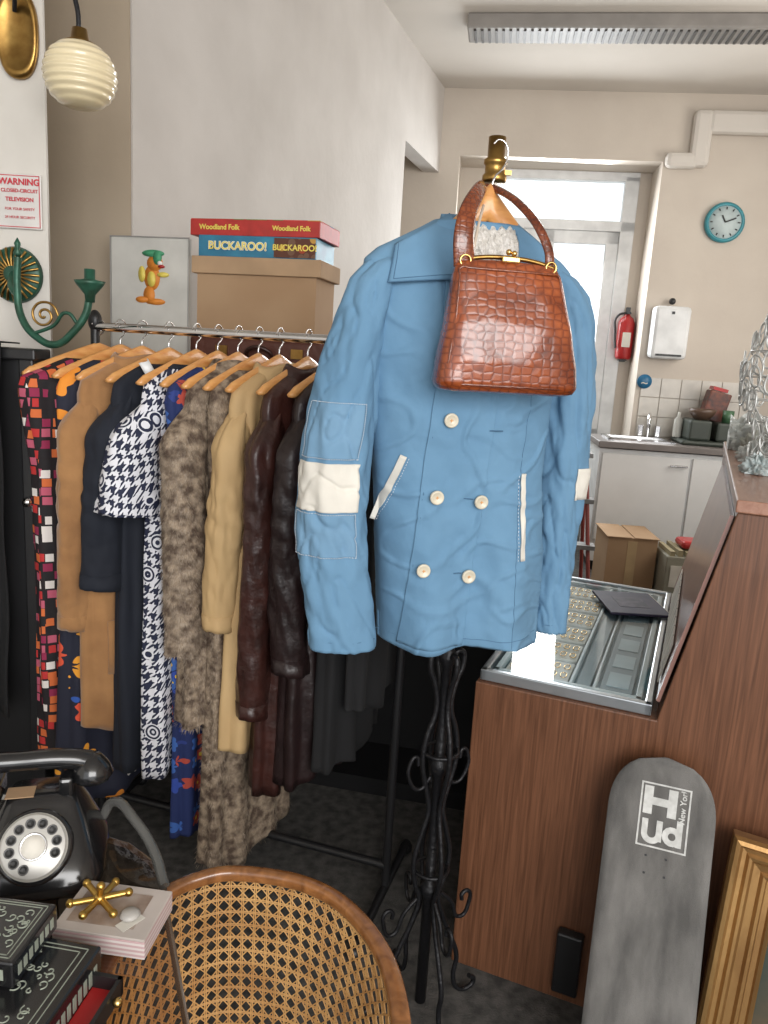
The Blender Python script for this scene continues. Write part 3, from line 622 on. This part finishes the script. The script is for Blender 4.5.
for i in range(9):
    h=i/8; nr.append([(.010+(.078-.012*h)*math.cos(t),.085+(.048-.006*h)*math.sin(t)+.01*h,1.722+.038*h+.010*math.sin(t)*h) for t in [rad(-15+210*j/30) for j in range(31)]])
loft('collar_stand',nr,BLUE,g,closed=False,solid=.004)
box('size_label',(-.012,.028,.118,.120,1.725,1.75),CREAM,g)
LACE=M('lace',(.74,.71,.67),.85,bump=1,bs=110,col2=(.58,.55,.50),ns=90)
LV=[]
for i in range(25):
    LV.append([(-.022+.088*j/30,jfront(-.022+.088*j/30,min(1.70,1.655+.09*i/24),.020)+.006*nz(i*.5,j*.5)+.004*math.sin(j*1.1+i*.3)+.05*max(0,(i-12)/12)**2*.7,1.655+.09*i/24) for j in range(31)])
loft('lace_lining',LV,LACE,g,closed=False,solid=.002)
g=group('clothes_hanger',mat=JK@Matrix.Translation((.020,.085,0)))
rings=[]
for i in range(31):
    x=-.17+.34*i/30; q=abs(x)/.17
    zc=1.783-.150*q**.95; h=.033-.018*q
    if i in(0,30): h*=.4
    rings.append([(x,-.02*q*q-.022*(1-q)+.014*math.cos(t),zc+h*math.sin(t)) for t in [2*math.pi*j/14 for j in range(14)]])
loft('wood',rings,HWOOD,g)
tubes('hook',[[(0.005,-.01,1.80),(.012,-.01,1.83),(.026,-.005,1.845),(.036,0,1.865),(.033,0,1.888),(.018,0,1.896),(.008,0,1.888)]],.0018,CHROME,g)
# ---------------------------------------------------------------- handbag
g=group('crocodile_handbag',mat=JK)
BR=[(1.447,.034,.112,.026),(1.451,.034,.124,.036),(1.462,.034,.130,.042),(1.50,.033,.125,.045),(1.56,.030,.113,.042),(1.60,.026,.106,.033),(1.645,.022,.098,.020),(1.662,.020,.092,.012),(1.667,.020,.087,.009)]
BY=-.062
rings=[]
for i in range(51):
    z=1.447+.22*i/50; xc,rx,ry=interp(BR,z)
    rings.append([(xc+rx*sup(2*math.pi*j/80,5)[0],BY+ry*sup(2*math.pi*j/80,3)[1]+.003*nz(sup(2*math.pi*j/80,5)[0]*3,z*18),z-.006*(sup(2*math.pi*j/80,5)[0])**2*(i/50)) for j in range(80)])
loft('bag_body',rings,CROC,g)
def bagf(x,z,off=.001):
    xc,rx,ry=interp(BR,z); q=min(.99,abs((x-xc)/rx)); return Vector((x,BY-ry*(1-q**3)**(1/3)-off,z))
out=[]
for z in [1.46+.19*i/12 for i in range(13)]: 
    xc,rx,ry=interp(BR,z); out.append(bagf(xc-rx*.90,z))
for k in range(1,12):
    z=1.65; xc,rx,ry=interp(BR,z); out.append(bagf(xc-rx*.9+1.8*rx*k/12,z))
for z in [1.65-.19*i/12 for i in range(13)]:
    xc,rx,ry=interp(BR,z); out.append(bagf(xc+rx*.90,z))
for k in range(1,12):
    z=1.46; xc,rx,ry=interp(BR,z); out.append(bagf(xc+rx*.9-1.8*rx*k/12,z))
tubes('piping',[out],.0022,CROCD,g,cyclic=True)
tubes('frame',[[(-.066,BY,1.662),(-.03,BY,1.670),(.02,BY,1.673),(.07,BY,1.670),(.106,BY,1.662)]],.0040,BRASS,g)
box('clasp_plate',(.005,.037,BY-.016,BY-.008,1.664,1.674),GOLD,g,bev=.002)
ball('clasp_1',(.017,BY-.01,1.681),.005,GOLD,g); ball('clasp_2',(.026,BY-.012,1.679),.005,GOLD,g)
def ribbon(name,pts,w,mat,parent,th=.004):
    P=[Vector(p) for p in pts]; S=[]
    for i in range(len(P)-1):
        p0=P[max(0,i-1)];p1=P[i];p2=P[i+1];p3=P[min(len(P)-1,i+2)]
        for k in range(8):
            t=k/8; S.append(.5*((2*p1)+(-p0+p2)*t+(2*p0-5*p1+4*p2-p3)*t*t+(-p0+3*p1-3*p2+p3)*t**3))
    S.append(P[-1]); rings=[]
    for i,p in enumerate(S):
        d=(S[min(len(S)-1,i+1)]-S[max(0,i-1)]).normalized(); s=d.cross(Vector((0,1,0)))
        s=s.normalized() if s.length>.2 else Vector((1,0,0)); n=s.cross(d).normalized()
        ww=w[0]+(w[1]-w[0])*i/(len(S)-1)
        rings.append([p+s*ww/2*math.cos(a)+n*th*math.sin(a) for a in [2*math.pi*j/10 for j in range(10)]])
    return loft(name,rings,mat,parent)
ribbon('strap_left',[(-.055,BY,1.655),(-.062,BY-.004,1.70),(-.052,-.05,1.745),(-.024,-.01,1.785),(.000,.04,1.805),(.012,.08,1.812)],(.040,.018),CROCD,g)
ribbon('strap_right',[(.096,BY,1.655),(.094,BY+.004,1.69),(.075,-.04,1.735),(.052,.0,1.775),(.034,.05,1.802),(.012,.08,1.812)],(.018,.014),CROCD,g)
for x in(-.057,.096): tubes('strap_ring',[[(x+.009*math.cos(t),BY-.008,1.662+.009*math.sin(t)) for t in [2*math.pi*i/10 for i in range(10)]]],.002,GOLD,g,cyclic=True)
tubes('pearl_chain',[[(-.034,-.03,1.665),(-.030,-.03,1.70),(-.018,-.01,1.74),(.0,.03,1.77)]],.0025,M('pearl',(.62,.52,.42),.2),g)
# ---------------------------------------------------------------- counter
CT=frame((.24,1.7,0),-21.9)
g=group('shop_counter',mat=CT)
def prism(name,prof,y0,y1,mat,bev=.003):
    V=[(x,y,z) for y in(y0,y1) for x,z in prof]; n=len(prof)
    return obj(name,V,[tuple(range(n)),tuple(range(n,2*n))[::-1]]+[(i,i+n,(i+1)%n+n,(i+1)%n) for i in range(n)],mat,g,bev=bev)
prism('carcass',[(0,0),(0,.762),(.405,.762),(.50,1.235),(1.6,1.235),(1.6,0)],0,1.02,CWOOD)
prism('carcass_rear',[(.47,0),(.50,1.235),(1.6,1.235),(1.6,0)],1.021,1.45,CWOOD)
box('top_board',(.495,1.62,-.012,1.46,1.236,1.262),CWOOD2,g,bev=.003)
SLP=M('slope_laminate',(.30,.16,.13),.3,coat=.4)
V=[(.402,.015,.80),(.402,1.01,.80),(.492,1.01,1.225),(.492,.015,1.225)]
obj('slope_panel',V,[(0,1,2,3)],SLP,g,solid=.008)
STEEL=M('case_frame',(.50,.54,.57),.3,metal=.8)
g=group('glass_display_case',mat=CT)
boxes('frame',[(.006,.022,.012,.97,.763,.790),(.376,.392,.012,.97,.763,.790),(.006,.392,.012,.030,.763,.790),(.006,.392,.952,.97,.763,.790)],STEEL,g,bev=.003)
PB_=M('pale_frame',(.42,.52,.56),.4)
boxes('inner_frame',[(.030,.044,.045,.935,.765,.784),(.354,.368,.045,.935,.765,.784),(.030,.368,.045,.060,.765,.784),(.030,.368,.920,.935,.765,.784),(.204,.212,.06,.92,.765,.782),(.258,.264,.06,.92,.765,.782)],PB_,g,bev=.002)
box('lining',(.022,.376,.030,.952,.763,.767),M('case_lining',(.20,.32,.38),.6),g)
TR=M('tray_white',(.60,.64,.63),.6,col2=(.50,.52,.48),ns=20); GR=M('tray_grey',(.20,.28,.32),.6)
boxes('trays',[(.05,.20,.08+.14*i,.20+.14*i,.767,.775) for i in range(6)],TR,g,bev=.002)
boxes('trays_dark',[(.218,.252,.08,.90,.767,.774),(.272,.345,.08,.90,.767,.776)],GR,g,bev=.002)
boxes('card_inserts',[(.285,.335,.10+.13*i,.19+.13*i,.7765,.778) for i in range(6)],M('insert_blue',(.30,.42,.48),.5),g)
JW=[]
for i in range(6):
    for k in range(6):
        for q in range(2):
            cx=.065+.024*k; cy=.11+.14*i+q*.055
            JW.append([(cx+.007*math.cos(t),cy+.016*math.sin(t),.777) for t in [0,1.05,2.1,3.14,4.2,5.2,6.28]])
tubes('jewellery',JW,.0012,GOLD,g)
obj('glass_lid',[(.022,.030,.786),(.376,.030,.786),(.376,.952,.786),(.022,.952,.786)],[(0,1,2,3)],GLASS,g)
g=group('purple_book',mat=CT@Matrix.Translation((.285,.74,.792))@Matrix.Rotation(rad(22),4,'Z'))
box('cover',(-.095,.085,-.11,.11,0,.008),M('book_purple',(.030,.026,.060),.6,col2=(.055,.045,.08),ns=20),g,bev=.002); box('pages',(-.09,.088,-.105,.105,.002,.0065),CREAM,g)
box('cover_picture',(-.05,.04,-.05,.05,.008,.0086),M('book_picture',(.09,.07,.11),.6,ns=40,col2=(.03,.03,.05)),g)
g=group('label_strip',mat=CT)
V=[];F=[]
for i in range(10):
    y=.10+.075*i; k=len(V); 
    for yy in(y,y+.060):
        for z in(.81,.905): V.append((.40+(z-.79)*.2-.008,yy,z))
    F.append((k,k+1,k+3,k+2))
obj('tags',V,F,CREAM,g,solid=.003)
g=group('wall_socket',mat=CT); box('black_socket',(.255,.315,-.03,-.002,.04,.20),BLK,g,bev=.005)
g=group('crumpled_plastic_bag',mat=CT)
for q,(cx,cy,a,mt,hh) in enumerate([(.555,.50,.045,M('plastic_aqua',(.40,.46,.46),.3,coat=.3),.040),(.575,1.22,.125,M('plastic_white',(.55,.58,.56),.3,coat=.4),.10),(.60,.98,.085,M('tissue',(.44,.45,.40),.7),.075),(.58,.80,.075,M('paper_white',(.52,.54,.52),.6),.05)]):
    rr=[]
    for i in range(25):
        ph=math.pi/2*i/24; ring=[]
        for j in range(60):
            t=2*math.pi*j/60; k=1+.40*nz(3*math.cos(t)+q*5,3*math.sin(t),ph*3)+.22*nz(6*math.cos(t),6*math.sin(t)+q,ph*5)
            ring.append((max(.50,cx+a*k*math.cos(ph)*math.cos(t)*.8),cy+a*k*math.cos(ph)*math.sin(t)*1.2,1.263+hh*k*math.sin(ph)))
        rr.append(ring)
    loft('crumple_%d'%(q+1),rr,mt,g,cap=(True,True),smooth=False)
g=group('wire_display_bust',mat=CT@Matrix.Translation((.610,.72,1.262)))
SW=M('silver_wire',(.62,.63,.61),.35,metal=.4)
bp=[(.065,0),(.06,.03),(.045,.07),(.060,.12),(.098,.18),(.112,.24),(.100,.31),(.065,.38),(.015,.45)]
lines=[[(r*math.cos(a),r*math.sin(a),z) for r,z in bp] for a in [i*math.pi/5 for i in range(10)]]
tubes('ribs',lines,.0020,SW,g)
tubes('hoops',[[(r*math.cos(t),r*math.sin(t),z) for t in [2*math.pi*i/16 for i in range(16)]] for r,z in bp],.0018,SW,g,cyclic=True)
lv=[]
for k in range(140):
    a=random.uniform(0,2*math.pi); z=random.uniform(.02,.43); r=interp([(z_,r_) for r_,z_ in bp],z)[0]+.008
    L=.058; w=.016; tilt=random.uniform(-.9,.9); pts=[]
    for t in [i*math.pi/4 for i in range(8)]:
        x=w*math.sin(t); y=L/2*math.cos(t); x,y=x*math.cos(tilt)-y*math.sin(tilt),x*math.sin(tilt)+y*math.cos(tilt)
        pts.append((r*math.cos(a)-x*math.sin(a),r*math.sin(a)+x*math.cos(a),max(.004,z+y)))
    lv.append(pts)
tubes('leaf_loops',lv,.0028,SW,g,cyclic=True)
# ---------------------------------------------------------------- skateboard
ang=math.atan2(.27,.71)
SKB=CT@Matrix.Translation((.455,-.30,.012))@Matrix.Rotation(-ang,4,'X')@Matrix.Rotation(rad(-1.5),4,'Y')
g=group('skateboard',mat=SKB)
L=.740; W=.106; rings=[]
for i in range(61):
    z=L*i/60; e=min(z,L-z); w=W*(1-(1-min(1,e/.125))**2.4)**(1/2.2) if e<.125 else W
    w=max(w,.004); k=0
    if z>L-.14: k=-((z-(L-.14))**2)*1.6
    if z<.14: k=-((.14-z)**2)*1.6
    ring=[]; M_=14
    for j in range(M_+1):
        x=-w+2*w*j/M_; ring.append((x,k-.006*(x/W)**2,z))
    for j in range(M_,-1,-1):
        x=-w+2*w*j/M_; ring.append((x,k-.006*(x/W)**2+.011,z))
    rings.append(ring)
loft('deck',rings,PGRIP,g)
for z in(.18,.56):
    box('truck',(-.06,.06,.012,.045,z-.02,z+.02),STEEL,g,bev=.005)
    for x in(-.075,.075): lathe('wheel',[(.01,-.016),(.026,-.014),(.026,.014),(.01,.016)],CREAM,g,(x,.045,z),Matrix.Rotation(rad(90),3,'Y'),20)
LGW=M('logo_white',(.60,.60,.58),.6,col2=(.45,.45,.43),ns=60)
tubes('bolts',[[(x,.003,z),(x,-.0015,z)] for x in(-.02,.02) for z in(.14,.19,.50,.535)],.0025,BLK,g)
def dk(x,z):
    k=-((z-(L-.14))**2)*1.6 if z>L-.14 else 0
    return k-.006*(x/W)**2
def strip(name,polys,mat=LGW):
    V=[];F=[]
    for x0,x1,z0,z1 in polys:
        n=8; k=len(V)
        for i in range(n+1):
            z=z0+(z1-z0)*i/n
            for x in(x0,(x0+x1)/2,x1): V.append((x,dk(x,z)-.0012,z))
        for i in range(n):
            for j in range(2): a=k+i*3+j; F.append((a,a+1,a+4,a+3))
    return obj(name,V,F,mat,g)
strip('logo_frame',[(-.043,.056,.552,.5555),(-.043,.056,.680,.6835),(-.043,-.0395,.552,.6835),(.0525,.056,.552,.6835)])
strip('logo_h',[(-.036,-.018,.618,.676),(.012,.030,.618,.676),(-.018,.012,.638,.654)])
def arc(cx,cz,r,a0,a1,wd,n=14):
    V=[];F=[]
    for i in range(n+1):
        a=rad(a0+(a1-a0)*i/n)
        for rr in(r-wd/2,r+wd/2):
            x=cx+rr*math.cos(a); z=cz+rr*math.sin(a); V.append((x,dk(x,z)-.0013,z))
    for i in range(n): F.append((2*i,2*i+1,2*i+3,2*i+2))
    return V,F
def multi(name,parts):
    V=[];F=[]
    for v,f in parts:
        k=len(V); V+=v; F+=[tuple(i+k for i in q) for q in f]
    return obj(name,V,F,LGW,g)
multi('logo_ud_bowls',[arc(-.014,.580,.0145,180,360,.012),arc(.026,.582,.0135,0,360,.012)])
strip('logo_ud_stems',[(-.0345,-.0225,.578,.608),(-.0055,.0065,.566,.608),(.0335,.0455,.563,.616)])
text('logo_small','New York',.017,LGW,g,(.042,dk(.042,.645)-.0022,.647),R=Matrix.Rotation(rad(97),4,'X')@Matrix.Rotation(rad(90),4,'Z'),bold=.0003)
# ---------------------------------------------------------------- gilt frame
ang=math.atan2(.13,.6)
GF=CT@Matrix.Translation((.550,-.175,.0))@Matrix.Rotation(-ang,4,'X')@Matrix.Rotation(rad(3),4,'Y')
g=group('gilt_picture_frame',mat=GF)
FW,FH=.62,.60
mp=[(0,0),(0,-.035),(.006,-.044),(.014,-.046),(.020,-.036),(.028,-.034),(.034,-.040),(.040,-.038),(.046,-.028),(.060,-.024),(.066,-.030),(.072,-.028),(.076,-.018),(.086,-.016),(.090,-.020),(.096,-.012),(.10,-.008),(.10,0)]
def corner(x,y): return [(x,y,x),(FW-x,y,x),(FW-x,y,FH-x),(x,y,FH-x)]
V=[];F=[]
for x,y in mp: V+=corner(x,y)
n=len(mp)
for i in range(n):
    for k in range(4):
        a=i*4+k; b=i*4+(k+1)%4; c=((i+1)%n)*4+(k+1)%4; d=((i+1)%n)*4+k
        F.append((a,b,c,d))
obj('moulding',V,F,GILT,g)
box('canvas',(.095,FW-.095,-.006,-.002,.095,FH-.095),M('old_painting',(.10,.07,.04),.4,col2=(.03,.04,.03),ns=7),g)
# ---------------------------------------------------------------- table
g=group('glass_desk',(0,0,0))
TP=[(-1.1,.40),(-.06,.45),(-.285,.985),(-.30,1.03),(-.33,1.07),(-.38,1.11),(-.44,1.13),(-1.1,1.15)]
obj('glass_top',[(x,y,.702) for x,y in TP],[tuple(range(len(TP)))],TGLASS,g)
tubes('top_edge',[[(x,y,.697) for x,y in TP]],.005,M('edge_brown',(.14,.10,.07),.2,coat=.5),g,smooth=False,cyclic=True)
boxes('under_shelf',[(-.98,-.46,.50,1.05,.55,.57)],wood('desk_wood',(.06,.03,.015),(.11,.055,.028)),g)
tubes('legs',[[(x,y,0),(x,y,.69)] for x in(-.96,-.48) for y in(.52,1.03)],.018,BLK,g)
PB=M('bakelite',(.012,.012,.013),.18,coat=.6)
g=group('rotary_telephone',(-.490,1.045,.703),16)
rings=[]
for z,w,y0,y1 in [(0,.085,-.085,.09),(.012,.094,-.094,.095),(.025,.092,-.092,.092),(.05,.080,-.072,.085),(.08,.066,-.040,.075),(.105,.052,-.008,.062),(.115,.045,.0,.055)]:
    rings.append([(w*sup(t,4.5)[0],(y0+y1)/2+(y1-y0)/2*sup(t,4.5)[1],z) for t in [2*math.pi*j/48 for j in range(48)]])
loft('body',rings,PB,g)
dn=Vector((0,-.80,.60)).normalized(); RD=Vector((0,0,1)).rotation_difference(dn).to_matrix()
dc=Vector((0,-.066,.076))
lathe('dial_ring',[(.001,-.02),(.052,-.02),(.052,.0),(.048,.004),(.001,.004)],PB,g,dc,RD,40)
lathe('dial_plate',[(.001,.0045),(.046,.0045),(.046,.006),(.001,.006)],M('dial_numbers',(.45,.44,.40),.4),g,dc,RD,40)
lathe('finger_wheel',[(.001,.011),(.042,.011),(.0435,.010),(.0435,.007),(.001,.007)],M('wheel_silver',(.50,.49,.46),.35,metal=.3),g,dc,RD,40)
HOLE=M('dial_hole',(.60,.58,.52),.5); RIMG=M('hole_rim',(.10,.10,.10),.4,metal=.5)
for i in range(10):
    a=rad(-20+30*i); c=dc+RD@Vector((.0315*math.cos(a),.0315*math.sin(a),0))
    lathe('finger_hole_%d'%(i+1),[(.0054,.0115),(.0063,.0124),(.0072,.0115)],RIMG,g,c,RD,16)
    lathe('number_dot_%d'%(i+1),[(.001,.0114),(.0056,.0114),(.0056,.0112),(.001,.0112)],HOLE,g,c,RD,12)
    text('digit_%d'%(i+1),str((i+1)%10),.008,BLK,g,c+RD@Vector((0,0,.0116)),R=RD,ext=.0001)
lathe('dial_label',[(.001,.0125),(.016,.0125),(.016,.011),(.001,.011)],CREAM,g,dc,RD,24)
lathe('dial_label_rim',[(.016,.0115),(.0175,.0132),(.019,.0115)],CHROME,g,dc,RD,24)
boxes('cradle',[(-.075,-.055,.0,.055,.108,.14),(.025,.045,.0,.055,.108,.14)],PB,g,bev=.005)
HX=-.032
tubes('handset',[[(HX-.10,.035,.148),(HX-.07,.03,.158),(HX,.028,.161),(HX+.07,.03,.158),(HX+.10,.035,.148)]],.017,PB,g,radii=[1,.95,.9,.95,1])
for x in(HX-.102,HX+.102): lathe('handset_cup',[(.001,-.022),(.028,-.02),(.032,-.012),(.026,.002),(.014,.018),(.001,.02)],PB,g,(x,.033,.142),seg=24)
tubes('cord',[[(.080,.06,.03),(.10,.05,.065),(.135,.0,.060),(.165,-.05,.035),(.180,-.10,.012)]],.0080,M('cord_grey',(.20,.20,.19),.2,trans=.5),g)
box('number_label',(-.05,-.01,-.0,.03,.1155,.117),CARD,g)
g=group('gift_box',(-.337,.925,.703),-6)
m,nt,b=newmat('pink_stripes'); v=coords(nt); s=N(nt,'ShaderNodeSeparateXYZ'); nt.links.new(v,s.inputs[0])
fz=math_(nt,'FRACT',math_(nt,'MULTIPLY',s.outputs[2],150)); r=N(nt,'ShaderNodeValToRGB'); setc_r(r,[(0,(.62,.56,.54)),(.5,(.50,.34,.34))],True); nt.links.new(fz,r.inputs[0]); nt.links.new(r.outputs[0],b.inputs['Base Color'])
box('box_base',(-.064,.064,-.048,.048,0,.026),m,g,bev=.001)
box('box_top',(-.064,.064,-.048,.048,.0262,.030),M('box_lid',(.55,.49,.45),.45),g,bev=.001)
box('window',(-.052,.042,-.033,.033,.0303,.0306),M('box_picture',(.24,.17,.13),.4,col2=(.42,.35,.30),ns=25),g)
lathe('pebble',[(.001,.0),(.012,.002),(.014,.004),(.010,.008),(.001,.009)],M('pebble_white',(.45,.43,.40),.5),g,(.028,-.012,.031))
box('gift_tag',(.015,.05,-.03,-.012,.0310,.0316),CREAM,g,rot=('Z',60))
# brass star ornament: crossed arms with a short upright
g=group('brass_star_ornament',(-.358,.928,.745),12)
JB=M('jack_brass',(.60,.38,.10),.3,metal=1)
arms=[Vector((math.cos(rad(a)),math.sin(rad(a)),z_)).normalized()*.038 for a,z_ in ((5,.10),(65,-.04),(125,.06),(185,-.04),(245,.08),(305,-.02))]
up=Vector((.1,-.15,1)).normalized()*.022
tubes('arms',[[Vector((0,0,0)),a] for a in arms]+[[Vector((0,0,0)),up]],.0044,JB,g)
for k,a in enumerate(arms+[up]): ball('tip_%d'%(k+1),a,.0060,JB,g)
ball('hub',(0,0,0),.0085,JB,g)
def inlaid(name,loc,yaw,w,d,h):
    g=group(name,loc,yaw)
    LQ=M('black_lacquer',(.010,.010,.011),.2,coat=.5)
    box('case',(-w/2,w/2,-d/2,d/2,0,h),LQ,g,bev=.003)
    IV=M('inlay_pearl',(.30,.33,.27),.35)
    bs=[]
    for k in(.88,.80):
        a,b=w/2*k,d/2*k; e=.0012
        bs+=[(-a,a,-b,-b+e,h,h+.0006),(-a,a,b-e,b,h,h+.0006),(-a,-a+e,-b,b,h,h+.0006),(a-e,a,-b,b,h,h+.0006)]
    boxes('inlay_lines',bs,IV,g)
    sp=[]
    for q in range(40):
        cx=random.uniform(-w*.35,w*.35); cy=random.uniform(-d*.35,d*.35); r0=random.uniform(.004,.008); p0=random.uniform(0,6)
        sp.append([(cx+r0*(1-t/9)*math.cos(p0+t*.8),cy+r0*(1-t/9)*math.sin(p0+t*.8),h+.0005) for t in range(8)])
    tubes('inlay_scrolls',sp,.0008,IV,g)
    k=int(w/.011); fs=[(-w/2+.008+i*(w-.016)/k,-w/2+.014+i*(w-.016)/k,-d/2-.0006,-d/2,h*.3,h*.7) for i in range(k)]
    fs+=[(w/2,w/2+.0006,-d/2+.01+i*.012,-d/2+.017+i*.012,h*.3,h*.7) for i in range(int(d/.012)-1)]
    boxes('inlay_front',fs,IV,g)
    return g
g=inlaid('inlaid_jewellery_box',(-.43,.775,.703),-8,.20,.15,.05)
box('red_drawer',(.1005,.135,-.06,.05,.008,.012),RED,g); boxes('drawer_sides',[(.1005,.138,-.066,-.06,.005,.03),(.1005,.138,.05,.056,.005,.03),(.133,.138,-.066,.056,.005,.03)],BLK,g)
ball('knob_1',(.144,-.03,.018),.006,GOLD,g); ball('knob_2',(.144,.03,.018),.006,GOLD,g)
inlaid('inlaid_jewellery_box',(-.455,.815,.7545),-5,.13,.10,.035)
# ---------------------------------------------------------------- cane chair
g=group('cane_tub_chair',(0,0,0))
RP=[(-.345,.74,.60),(-.352,.86,.632),(-.340,.97,.650),(-.305,1.045,.660),(-.255,1.085,.665),(-.198,1.100,.667),(-.10,1.086,.668),(-.025,1.045,.664),(.033,.97,.655),(.060,.89,.640),(.066,.80,.622),(.068,.70,.60)]
P=[Vector(p) for p in RP]; S=[]
for i in range(len(P)-1):
    p0=P[max(0,i-1)];p1=P[i];p2=P[i+1];p3=P[min(len(P)-1,i+2)]
    for k in range(10):
        t=k/10; S.append(.5*((2*p1)+(-p0+p2)*t+(2*p0-5*p1+4*p2-p3)*t*t+(-p0+3*p1-3*p2+p3)*t**3))
S.append(P[-1])
cen=Vector((-.14,.80,0)); rings=[]
for i,p in enumerate(S):
    d=(S[min(len(S)-1,i+1)]-S[max(0,i-1)]).normalized(); s=d.cross(Vector((0,0,1))).normalized(); n=s.cross(d)
    w_=.0105+.004*ss(i/(len(S)-1)*2-.9)
    rings.append([p+s*w_*sup(a,3)[0]+n*.011*sup(a,3)[1] for a in [2*math.pi*j/16 for j in range(16)]])
loft('top_rail',rings,CHWOOD,g)
cl=[0]
for a,b in zip(S,S[1:]): cl.append(cl[-1]+(b-a).length)
TL=cl[-1]
def rp(u):
    d=max(0,min(1,u))*TL
    for i in range(len(S)-1):
        if d<=cl[i+1]: 
            t=(d-cl[i])/(cl[i+1]-cl[i]); return S[i]+(S[i+1]-S[i])*t
    return S[-1]
ZB=.38
def cs(u,v):
    p=rp(u); b=Vector((cen.x+(p.x-cen.x)*.90,cen.y+(p.y-cen.y)*.92,ZB)); return p+(b-p)*v
nV=int(TL/.0205); nH=13; lines=[]
for i in range(nV+1):
    for o in(-.0014,.0014):
        u=i/nV+o/TL; lines.append([cs(u,v/6) for v in range(7)])
for j in range(nH+1):
    for o in(-.0045,.0045):
        v=min(1,max(0,j/nH+o)); lines.append([cs(i/80,v) for i in range(81)])
for i in range(-nH,nV+1):
    for sg in(1,-1):
        pts=[]
        for k in range(nH+1):
            uu=(i+.5+(k if sg>0 else nH-k))/nV; 
            if 0<=uu<=1: pts.append(cs(uu,k/nH))
        if len(pts)>1: lines.append(pts)
tubes('cane_weave',lines,.0011,CANE,g,smooth=False,res=1)
rings=[]
for i in range(61):
    p=cs(i/60,1); rings.append([p+Vector((0,.013*math.cos(a),.015*math.sin(a))) if 12<i<48 else p+Vector((.013*math.cos(a),0,.015*math.sin(a))) for a in [2*math.pi*j/10 for j in range(10)]])
loft('seat_rail',rings,CHWOOD,g)
pl=[cs(i/40,1) for i in range(41)]
V=[(p.x,p.y,ZB+.01) for p in pl]+[(p.x,p.y,ZB-.02) for p in pl]; n=41
obj('seat',V,[tuple(range(n)),tuple(range(n,2*n))[::-1]]+[(i,(i+1)%n,n+(i+1)%n,n+i) for i in range(n)],M('seat_cane',(.36,.22,.10),.6,bump=.5,bs=160),g)
for k,u in enumerate([.0,.33,.67,1]):
    p=cs(u,1); q=cs(u,0); tubes('leg_%d'%(k+1),[[(q.x,q.y,q.z-.01) if u in(0,1) else (p.x,p.y,ZB+.01),(p.x,p.y,ZB-.02),(p.x*1.03,p.y,0.0)]],.015,CHWOOD,g,smooth=False)
# ---------------------------------------------------------------- lights
w=bpy.data.worlds.new('world'); sc.world=w; w.use_nodes=True
bg=w.node_tree.nodes['Background']; bg.inputs[0].default_value=(.95,.97,1,1); bg.inputs[1].default_value=1.55
def area(name,loc,tgt,sx,sy,pw,col):
    l=bpy.data.lights.new(name,'AREA'); l.shape='RECTANGLE'; l.size=sx; l.size_y=sy; l.energy=pw; l.color=col
    o=bpy.data.objects.new(name,l); COL.objects.link(o); o.location=loc
    o.rotation_euler=(Vector(tgt)-Vector(loc)).to_track_quat('-Z','Y').to_euler(); return o
area('shop_window_daylight',(1.3,-2.7,2.3),(.2,2,.9),3.2,2.2,185,(1,.98,.955))
area('door_daylight',(1.15,6.6,2.3),(1.0,4,1.4),.9,1.8,75,(.95,.98,1))
area('side_fill_light',(3.1,4.3,2.2),(-.2,4.6,2.0),1.6,1.6,45,(1,.95,.88))  # added fill that brightens the left wall; no window stands there
# ---------------------------------------------------------------- curves to meshes
bpy.context.view_layer.update()
dg=bpy.context.evaluated_depsgraph_get()
for o in [o for o in bpy.data.objects if o.type in('CURVE','FONT')]:
    me=bpy.data.meshes.new_from_object(o.evaluated_get(dg)); nm=o.name; o.name='tmp_'+nm
    if o.type=='CURVE':
        for p in me.polygons: p.use_smooth=True
    n_=bpy.data.objects.new(nm,me); COL.objects.link(n_); n_.parent=o.parent
    if o.parent: n_.matrix_local=o.matrix_local.copy()
    else: n_.matrix_world=o.matrix_world.copy()
    n_.name=nm; bpy.data.objects.remove(o)
# ---------------------------------------------------------------- camera
th=rad(11.5); ro=rad(3.5)
X=Vector((1,0,0)); U=Vector((0,math.sin(th),math.cos(th))); Fw=Vector((0,math.cos(th),-math.sin(th)))
r_=X*math.cos(ro)+U*math.sin(ro); u_=-X*math.sin(ro)+U*math.cos(ro)
cam=bpy.data.cameras.new('camera'); co=bpy.data.objects.new('camera',cam); COL.objects.link(co)
mt=Matrix((r_,u_,-Fw)).transposed().to_4x4(); mt.translation=Vector((0,0,1.5)); co.matrix_world=mt
cam.sensor_fit='VERTICAL'; cam.sensor_height=36; cam.sensor_width=27; cam.lens=770/1024*36; cam.clip_start=.02
sc.camera=co
